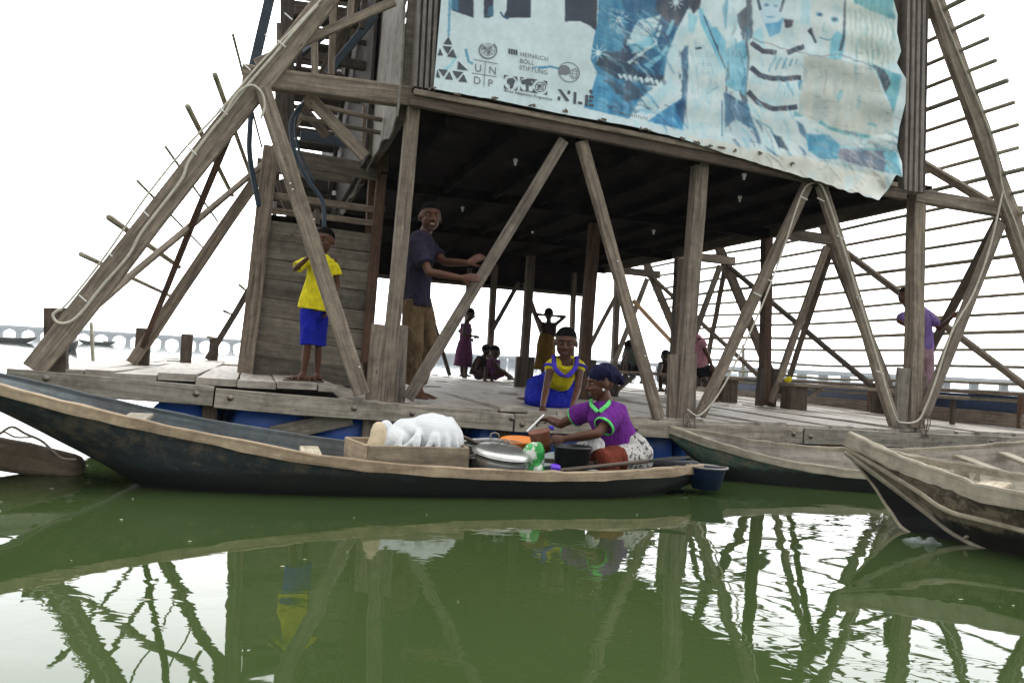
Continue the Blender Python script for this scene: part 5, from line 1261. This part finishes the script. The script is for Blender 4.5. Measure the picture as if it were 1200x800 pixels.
# ---------------------------------------------------------------- things in and around the canoe, on the deck
M['alu']=plain('aluminium',(.48,.48,.45),.32,.2,14,.9,.15,.003,.5); M['alu_d']=plain('sooted_aluminium',(.20,.19,.17),.42,.35,10,.8,.2)
M['orange']=plain('orange_plastic',(.75,.22,.015),.4,.1,10,0,0); M['blackp']=plain('black_plastic',(.012,.013,.014),.4,.2,10,0,.05)
M['cup']=plain('terracotta_plastic',(.20,.07,.035),.5,.1,10,0,0); M['mint']=plain('pale_enamel',(.50,.58,.54),.35,.06,10,0,0)
M['greenp']=plain('green_sachet',(.02,.30,.05),.35,.5,14,0,.4,.006,.5,(.65,.68,.6),(.5,.56)); M['purplep']=plain('violet_plastic',(.13,.04,.55),.4,.1,10,0,0)
M['bread']=plain('cream_bundle',(.50,.40,.26),.75,.2,18); M['blackpoly']=M['blackc']
BV_=-1.48
def B(px,py,dv=0): return F(px,py,BV_+dv*.92)
def ZC(z): return .085+.9*z
# wooden tray
def tray():
    zt=0
    a=B(432,529,-.24);b_=B(548,539,-.24); c=B(405,512,.30); d=B(535,520,.30)
    lo=ZC(.04); P0=[V((p.x,p.y,lo)) for p in (a,b_,d,c)]; root=thing('wooden_tray','open wooden tray lying across the canoe under the white net bundle','tray',(P0[0]+P0[2])/2)
    hts=.155
    for i in range(4):
        p=P0[i];q=P0[(i+1)%4]; dd=(q-p).normalized(); beam('tray_side',p+V((0,0,hts/2+.02))+dd*(.012 if i%2 else 0),q+V((0,0,hts/2+.02))-dd*(.012 if i%2 else 0),.02,hts,M['fresh2'],root,side=dd.cross(UPV_),jit=.001)
    m=MB(); b0=0; m.v+=[p+V((0,0,.03)) for p in P0]+[p+V((0,0,.045)) for p in P0]; m.face((3,2,1,0));m.face((4,5,6,7))
    for i in range(4): m.face((i,(i+1)%4,4+(i+1)%4,4+i))
    m.build('tray_bottom',M['fresh2'],root); return root
UPV_=V((0,0,1)); M['tub']=plain('shaded_blue_plastic',(.006,.018,.065),.5,.5,12)  # tub plastic darkened for the shade under the deck, blotched at random
M['fresh2']=wood('worn_planed_timber',(.20,.155,.10),(.36,.29,.20),sy=16)
tray()
def net_mat():
    m,nt,b=newmat('white_net'); tc=nt.nodes.new('ShaderNodeTexCoord'); mp=N(nt,'ShaderNodeMapping'); mp.inputs['Scale'].default_value=(120,120,105); mp.inputs['Rotation'].default_value=(0,.0,.3)
    nt.links.new(tc.outputs['Object'],mp.inputs[0]); ck=nt.nodes.new('ShaderNodeTexVoronoi'); ck.inputs['Scale'].default_value=1.0; ck.inputs['Randomness'].default_value=.12; nt.links.new(mp.outputs[0],ck.inputs['Vector'])
    nt.links.new(ramp(nt,ck.outputs['Distance'],[(.15,(.34,.34,.32)),(.45,(.62,.64,.64))]),b.inputs['Base Color']); b.inputs['Roughness'].default_value=.9
    bump(nt,b,ck.outputs['Distance'],.2,.002); return m
M['net']=net_mat()
# net covered bundle
root=thing('net_bundle','basin of goods covered with a white net cloth standing in the wooden tray','bundle',V((B(492,530).x,B(492,530).y,.12)))
c0=B(494,520,.08); b=MB(); zq=ZC(.0)
def Q(px,py,dv=0): return B(px,py,.08+dv)
add_ell(b,Q(508,514),(.205,.19,.17),Matrix.Rotation(.10,3,'Y'),24,16); add_ell(b,Q(466,519),(.135,.15,.115),None,20,12); add_ell(b,Q(486,506,.03),(.16,.15,.085),Matrix.Rotation(.2,3,'Y'),20,12)
add_ell(b,Q(452,500,.0),(.04,.06,.045))
for (x0,y0,x1,y1,dv) in ((520,492,536,533,-.16),(505,491,512,534,-.20),(488,494,484,532,-.2),(470,500,462,530,-.15),(528,492,541,526,.0),(455,498,449,528,-.1),(514,490,524,534,-.19),(497,495,470,528,-.18),(512,489,496,534,-.2)):
    pq=[Q(x0,y0,0),Q((x0+x1)/2+4,(y0+y1)/2,dv*1.02),Q(x1,y1,dv*1.15)]; add_sweep(b,curve_pts(pq,3),[.026,.022,.020,.020,.020,.021,.022],n=8)
organic('net_cloth',b,.008,M['net'],root,9,.006,9)
m=MB(); p=B(437,526,-.12); q=B(444,502,-.08); add_sweep(m,curve_pts([p,mid(p,q)+V((.01,0,0)),q],4),[.045,.05,.052,.052,.052,.052,.052,.05,.045],n=16); m.build('rolled_cloth',M['bread'],root,True)
# pots
def pot(name,label,c,r,h,mat,tilt=(0,0,1),lid=True):
    rt=thing(name,label,'pot',c); ax=V(tilt).normalized()
    m=MB(); add_lathe(m,c,[(0,0),(r*.7,0),(r*.93,h*.18),(r,h*.45),(r*.99,h*.8),(r*.95,h),(r*1.06,h*1.03),(r*1.06,h*1.07),(r*.93,h*1.05),(r*.9,h*.95),(r*.93,h*.5),(r*.6,h*.1),(0,h*.08)],36,axis=ax); m.build('pot_body',mat,rt,True)
    if lid:
        m=MB(); add_lathe(m,c+ax*h*1.06,[(r*1.03,0),(r*1.02,.012),(r*.8,.035),(r*.3,.05),(0,.053)],36,axis=ax); l=m.build('lid',M['alu'],rt,True)
        k=c+ax*(h*1.06+.05); m=MB(); add_sweep(m,curve_pts([k-EU*.03,k-EU*.028+ax*.03,k+ax*.042,k+EU*.028+ax*.03,k+EU*.03],4),[.006]*17,n=8); m.build('lid_handle',M['alu_d'],l,True)
    for s in (-1,1):
        k=c+ax*h*.78+EU*s*r*.98; m=MB(); add_sweep(m,curve_pts([k-EV*.035,k+EU*s*.035-EV*.02,k+EU*s*.035+EV*.02,k+EV*.035],4),[.007]*13,n=8); m.build('pot_handle',M['alu_d'],rt,True)
    return rt
p=B(586,540,-.02); pot('cooking_pot','large dented aluminium cooking pot tilted in the canoe beside the wooden tray',V((p.x,p.y,ZC(.03))),.20,.13,M['alu'],(.10,-.12,1))
p=B(578,540,.27); pot('cooking_pot','dark sooty pot with a flat lid and ring handle behind the large aluminium pot',V((p.x,p.y,ZC(.0))),.24,.17,M['alu_d'],(0,.02,1))
def bowl(name,label,cat,c,r0,r1,h,mat,ax=(0,0,1),parts=None,n=30,th=.006):
    m=MB(); add_lathe(m,c,[(0,0),(r0,0),(r1,h),(r1+.008,h+.004),(r1+.008,h-.004),(r1-th,h-.002),(r0-th,.008),(0,.008)],n,axis=V(ax)); o=m.build(name,mat,None,True); return tag(o,label,cat)
p=B(541,541,.1); bowl('steel_bowl','small bright steel bowl between the tray and the big pot','bowl',V((p.x,p.y,ZC(.12))),.05,.10,.06,M['alu'],(.3,-.3,1))
p=B(607,538,.22); 
m=MB(); c=V((p.x,p.y,ZC(.15))); prof=[(0,0),(.10,0),(.115,.05),(.125,.052),(.13,.10),(.14,.104),(.14,.096),(.12,.094),(.105,.01),(0,.01)]; add_lathe(m,c,prof,30,axis=V((.05,-.10,1))); tag(m.build('plastic_basin',M['orange'],None,True),'bright orange plastic basin on top of the pots','basin')
p=B(623,545,-.10); b=MB(); add_ell(b,V((p.x,p.y,ZC(.15))),(.085,.05,.115),Matrix.Rotation(.25,3,'Y')); add_ell(b,V((p.x+.03,p.y-.02,ZC(.07))),(.06,.04,.05))
tag(organic('food_sachet',b,.006,M['greenp'],None,1,.012,14),'crumpled green and white food sachet leaning against the brown cup','sachet')
p=B(636,532,-.02); root=thing('drinking_cup','terracotta brown plastic cup held out in the hand of the woman in purple','cup',V((p.x,p.y,ZC(.22)))); m=MB(); add_lathe(m,V((p.x,p.y,ZC(.20))),[(0,0),(.062,0),(.073,.14),(.078,.144),(.078,.138),(.068,.136),(.058,.01),(0,.01)],26,axis=V((-.25,-.1,1))); m.build('cup_wall',M['cup'],root,True)
p=B(648,548,.05); m=MB(); add_lathe(m,V((p.x,p.y,ZC(.03))),[(0,0),(.08,0),(.115,.10),(.123,.104),(.123,.096),(.108,.094),(.075,.01),(0,.01)],30,axis=V((-.3,-.25,1))); o=tag(m.build('enamel_bowl',M['mint'],None,True),'pale enamel bowl with a blue line tipped beside the black bucket','bowl')
m=MB(); add_lathe(m,V((p.x,p.y,ZC(.03))),[(.101,.055),(.104,.063)],30,axis=V((-.3,-.25,1))); m.build('blue_line',M['blue_e'] if 'blue_e' in M else M['bluestrip'],o,True)
p=B(669,553,-.16); root=thing('bucket','black plastic bucket standing in front of the knees of the woman in purple','bucket',V((p.x,p.y,ZC(.03)))); m=MB(); add_lathe(m,V((p.x,p.y,ZC(.04))),[(0,0),(.105,0),(.128,.20),(.137,.202),(.137,.188),(.130,.186),(.122,.196),(.10,.01),(0,.01)],32); m.build('bucket_wall',M['blackp'],root,True)
m=MB(); add_lathe(m,V((p.x,p.y,ZC(.04))),[(0,.13),(.117,.13)],32); m.build('dark_contents',M['blackc2'] if 'blackc2' in M else M['blackp'],root)
p=B(691,551,-.1); bowl('steel_bowl','shiny steel dish half under the black bucket rim','bowl',V((p.x,p.y,ZC(.03))),.05,.085,.05,M['alu'])
p=B(650,557,-.33); m=MB(); add_lathe(m,V((p.x,p.y,ZC(.10))),[(0,0),(.032,0),(.034,.03),(.03,.034),(0,.034)],20,axis=V((.1,-.2,1))); tag(m.build('violet_cap',M['purplep'],None,True),'small violet plastic cap lying on the near gunwale','cap')
p=B(640,515,.02); m=MB(); add_lathe(m,V((p.x+.03,p.y,ZC(.36))),[(0,0),(.018,0),(.02,.03),(0,.032)],14); tag(m.build('blue_bottle_cap',M['violet'],None,True),'small blue cap held over the brown cup','cap')
# pestle stick in her hand
m=MB(); add_sweep(m,[F(618,505,-.95),F(637,486,-.85)],[.009,.007],n=8); tag(m.build('white_stick',M['zip'],None,True),'short white stick held between the two women\'s hands','stick')
# paddle along the near gunwale
rt=thing('paddle','dark wooden paddle resting along the near gunwale beside the red knee','paddle',B(720,545,-.3)); a=B(656,551,-.33);b_=B(760,540,-.22)
m=MB(); add_sweep(m,[a,b_],[.014,.014],n=8); m.build('shaft',M['timber_d'],rt,True); d=(b_-a).normalized(); m=MB(); add_sweep(m,[b_,b_+d*.08,b_+d*.25,b_+d*.34],[(.02,.01),(.06,.009),(.065,.008),(.03,.006)],side=EV,n=14); m.build('blade',M['black'],rt,True)
rt=thing('paddle','grey paddle blade lying behind the tray in the canoe','paddle',B(545,525,.25)); a=B(535,508,.3); b_=B(566,522,.1); m=MB(); add_sweep(m,[a,b_],[(.09,.012),(.08,.012)],side=EV,n=14); m.build('blade',M['timber_d'],rt,True); m=MB(); add_sweep(m,[b_,b_+(b_-a).normalized()*.3],[.014,.014],n=8); m.build('shaft',M['timber_d'],rt,True)
rt=tag(beam('pole',B(528,534,-.05),B(700,543,-.1),.03,.03,M['timber_d'],None),'thin pole lying on the floor of the long canoe','pole')
# tarred things at the stern
p=B(790,548,.05); m=MB(); add_ell(m,V((p.x,p.y,ZC(.10))),(.2,.10,.03)); tag(m.build('black_sack',M['blackpoly'],None,True),'flat black sack lying in the stern of the long canoe','sack')
# blue tub and a log in the water
p=at_z(842,590,0); p=V((p.x,p.y,ZC(0))); rt=thing('blue_tub','blue plastic tub floating between the long canoe and the green canoe','tub',p+V((0,.2,0))); q=p+V((.02,.45,-.05)); m=MB(); add_lathe(m,q,[(0,0),(.10,0),(.14,.15),(.15,.158),(.15,.15),(.135,.145),(.10,.01),(0,.01)],30); m.build('tub_wall',M['tub'],rt,True)
m=MB(); add_lathe(m,q,[(.138,.15),(.155,.153),(.155,.163),(.138,.165),(.134,.15)],30); m.build('rim',M['alu_d'],rt,True)
m=MB(); a=F(-120,516,-1.2); b_=F(84,546,-1.1); pp=curve_pts([a,mid(a,b_)+V((0,0,.01)),b_],5); add_sweep(m,pp,[(.10,.105),(.10,.10),(.105,.10),(.10,.10),(.10,.10),(.10,.105),(.10,.10),(.095,.10),(.09,.09),(.085,.085),(.08,.08)],n=16); tag(m.build('floating_log',M['rail'],None,True),'waterlogged brown log floating under the bow of the long canoe','log')
rt=thing('mooring_rope','frayed rope hanging from the bow of the long canoe over the log','rope',F(40,520,-1.32))
tube('strand',[F(0,508,-1.62),F(14,500,-1.62),F(30,508,-1.67),F(48,516,-1.62),F(62,528,-1.64),F(74,537,-1.67),F(88,538,-1.67)],.007,M['rope'],rt)
tube('strand',[F(-10,512,-1.52),F(4,506,-1.52),F(18,512,-1.62),F(36,512,-1.67)],.005,M['rope'],rt)
# clear plastic bag in the water by the right canoe
m,nt,b_m=newmat('clear_plastic'); b_m.inputs['Base Color'].default_value=(.6,.66,.64,1); b_m.inputs['Roughness'].default_value=.15; b_m.inputs['Alpha'].default_value=.18
p=at_z(1075,635,0); b=MB(); add_ell(b,p+V((0,.0,.0)),(.075,.05,.022)); add_ell(b,p+V((.07,-.03,.0)),(.05,.04,.03)); tag(organic('plastic_bag',b,.006,m,None,1,.02,18),'crumpled clear plastic bag floating under the brown canoe bow','bag')
# benches on the deck at right
def bench(label,u0,u1,v,z,legs,w=.32):
    rt=thing('bench',label,'bench',S((u0+u1)/2,v,.5),'plank benches on the right of the deck'); beam('seat',S(u0,v,z-.02),S(u1,v,z-.02),w,.04,M['timber'],rt,side=EV)
    for u in legs:
        beam('leg',S(u,v,z-.045),S(u,v,.48),.26,.22,M['timber_d'],rt,side=EU); s=1 if u<(u0+u1)/2 else -1
        beam('strut',S(u+s*.14,v,.56),S(u+s*.42,v,z-.06),.04,.06,M['timber'],rt,side=EV)
bench('plank bench on block legs just right of the reddish second row post',5.72,7.55,2.45,.83,(5.85,))
bench('plank bench with the person in pink sitting on it behind the middle post',3.6,5.9,3.85,.86,(3.75,5.7))
u_,v_,z_=uvz(at(904,440,11)); 
b=MB(); c=S(5.78,2.5,.87); add_ell(b,c,(.05,.03,.035)); add_ell(b,c+V((.02,0,.03)),(.03,.02,.02)); tag(organic('yellow_bag',b,.006,M['yellow'],None,1,.01,15),'small yellow bag standing on the bench behind the reddish post','bag')
# rope knots at the right front posts
for px in (806,1082):
    rt=thing('rope_knot','loose rope ends knotted at the foot of the %s front post'%('middle' if px<900 else 'right'),'rope',F(px,492,-.14))
    for k in range(5):
        x=px+random.uniform(-8,8); tube('strand',[F(px,484,-.13),F(x,492,-.16),F(x+random.uniform(-6,6),504,-.14),F(x+random.uniform(-9,9),512,-.13)],.005,M['rope'],rt,6)

# flecks floating on the water
rnd=random.Random(12); mb=MB()
for k in range(34):
    x=rnd.uniform(-3.2,3.4); y=rnd.uniform(2.2,5.0); r=rnd.choice((.002,.003,.004,.007)); n=6; b0=len(mb.v); a0=rnd.uniform(0,6)
    for i in range(n): a=a0+i*math.pi*2/n; rr=r*rnd.uniform(.6,1.3); mb.v.append(V((x+rr*1.8*math.cos(a),y+rr*math.sin(a),.0035)))
    mb.v.append(V((x,y,.007)))
    for i in range(n): mb.face((b0+i,b0+(i+1)%n,b0+n))
tag(mb.build('floating_specks',plain('scum',(.30,.30,.20),.7,.4,3)),kind='stuff')
# ---------------------------------------------------------------- far things
M['concrete']=plain('bridge_concrete',(.20,.21,.21),.8,.15,.2,0,0)
M['shore']=plain('shore_green',(.05,.07,.045),.9,.4,.05,0,0)
def bridge(p,q,zt,thick,span,pw,arch,name,label):
    p=V(p);q=V(q); L=(q-p).length; t=(q-p)/L; s=t.cross(V((0,0,1)))
    root=thing(name,label,'bridge',(p+q)/2)
    beam('bridge_deck',p+V((0,0,zt-thick/2)),q+V((0,0,zt-thick/2)),9,thick,M['concrete'],root,side=s,jit=0,seg=400,ch=.1)
    beam('parapet',p+s*-4.6+V((0,0,zt+.5)),q+s*-4.6+V((0,0,zt+.5)),.3,1,M['concrete'],root,side=s,jit=0,seg=400,ch=.1)
    n=int(L/span); mesh=None
    for i in range(n+1):
        c=p+t*(span*i)
        if mesh is None:
            m=MB(); add_beam(m,c+V((0,0,-1)),c+V((0,0,zt-thick)),8,pw,side=s,jit=0,seg=50,ch=.1)
            if arch:
                for k in range(6):
                    f=(k+.5)/6; w=span*(1-math.sqrt(max(0,1-f*f)))*.9; zc=(zt-thick)*(.35+.65*f)
                    add_beam(m,c+V((0,0,zc-(zt-thick)*.06)),c+V((0,0,zc+(zt-thick)*.06)),8.1,pw+w,side=s,jit=0,seg=50,ch=.05)
            mesh=m.build('pier',M['concrete'],root); c0=c
        else:
            o=mesh.copy(); C.objects.link(o); o.parent=root; o.location=mesh.location+(c-c0)
    return root
D=520
bl=at(-60,392,560); br=at(300,404,640)
bridge((-420,560,0),(-60,640,0),6.2,1.6,12,1.6,True,'arched_bridge','long low concrete bridge with round arches on the far left horizon')
bridge((-120,760,0),(230,330,0),6.4,1.4,12,1.2,False,'road_bridge','distant road bridge on straight piers seen through the posts and right battens')
bridge((230,329,0),(520,150,0),6.6,1.2,13,1.4,False,'road_bridge_end','pale road bridge on wide spaced piers crossing behind the right end of the deck')
# far shore
mb=MB(); rnd=random.Random(4)
for (x0,x1,Y,h) in ((-260,420,1500,12),(380,1500,1300,10)):
    n=160; base=len(mb.v)
    for i in range(n+1):
        x=x0+(x1-x0)*i/n; z=h*(.55+.45*noise.noise(V((x*.02,1,2))))+rnd.uniform(-1,1.2)
        mb.v+= [V((x,Y,-.5)),V((x,Y,z)),V((x,Y+60,z*1.2)),V((x,Y+120,-.5))]
    for i in range(n):
        for j in range(3):
            a=base+i*4+j; mb.face((a,a+4,a+5,a+1))
tag(mb.build('far_shore',M['shore']),kind='structure')
# poles standing in the water
for a,b_,Y,lab in (((112,413),(107,379),26,'slim leaning pole standing in the water left of the rafters'),((872,440),(871,405),60,'thin pole far out behind the right battens')):
    p=at(*a,Y); q=at(*b_,Y); p.z=-.3; m=MB(); add_sweep(m,[p,q],[.05*Y/26*1.3,.05*Y/26],n=8); tag(m.build('water_pole',M['batten'],None,True),lab,'pole')
fb=[((2,391),90,7,'long low boat far out at the left edge under the arches'),((78,398),60,1.6,'dark boat end just right of the left foot post'),((112,399),140,6,'flat boat with one standing figure far left'),((128,397),300,5,'tiny boat before the bridge')]
for (px,py),Y,L,lab in fb:
    p=at(px,py,Y); p.z=0
    small_canoe('small_boat',lab,p-V((L/2,0,0)),p+V((L/2,L*.1,0)),.6,.45,.25,M['hull1'],M['inner1'])
# haze
mb=MB(); X0,X1,Y0,Y1,Z0,Z1=-2600,2600,-40,1750,-1.0,30
for z in (Z0,Z1):
    for x,y in ((X0,Y0),(X1,Y0),(X1,Y1),(X0,Y1)): mb.v.append(V((x,y,z)))
for q in ((3,2,1,0),(4,5,6,7),(0,1,5,4),(1,2,6,5),(2,3,7,6),(3,0,4,7)): mb.face(q)
m=bpy.data.materials.new('haze'); m.use_nodes=True; nt=m.node_tree; nt.nodes.remove(nt.nodes['Principled BSDF'])
pv_=nt.nodes.new('ShaderNodeVolumePrincipled'); pv_.inputs['Color'].default_value=(.86,.93,1,1); pv_.inputs['Density'].default_value=.00045
nt.links.new(pv_.outputs[0],nt.nodes['Material Output'].inputs['Volume'])
tag(mb.build('haze',m),kind='stuff')
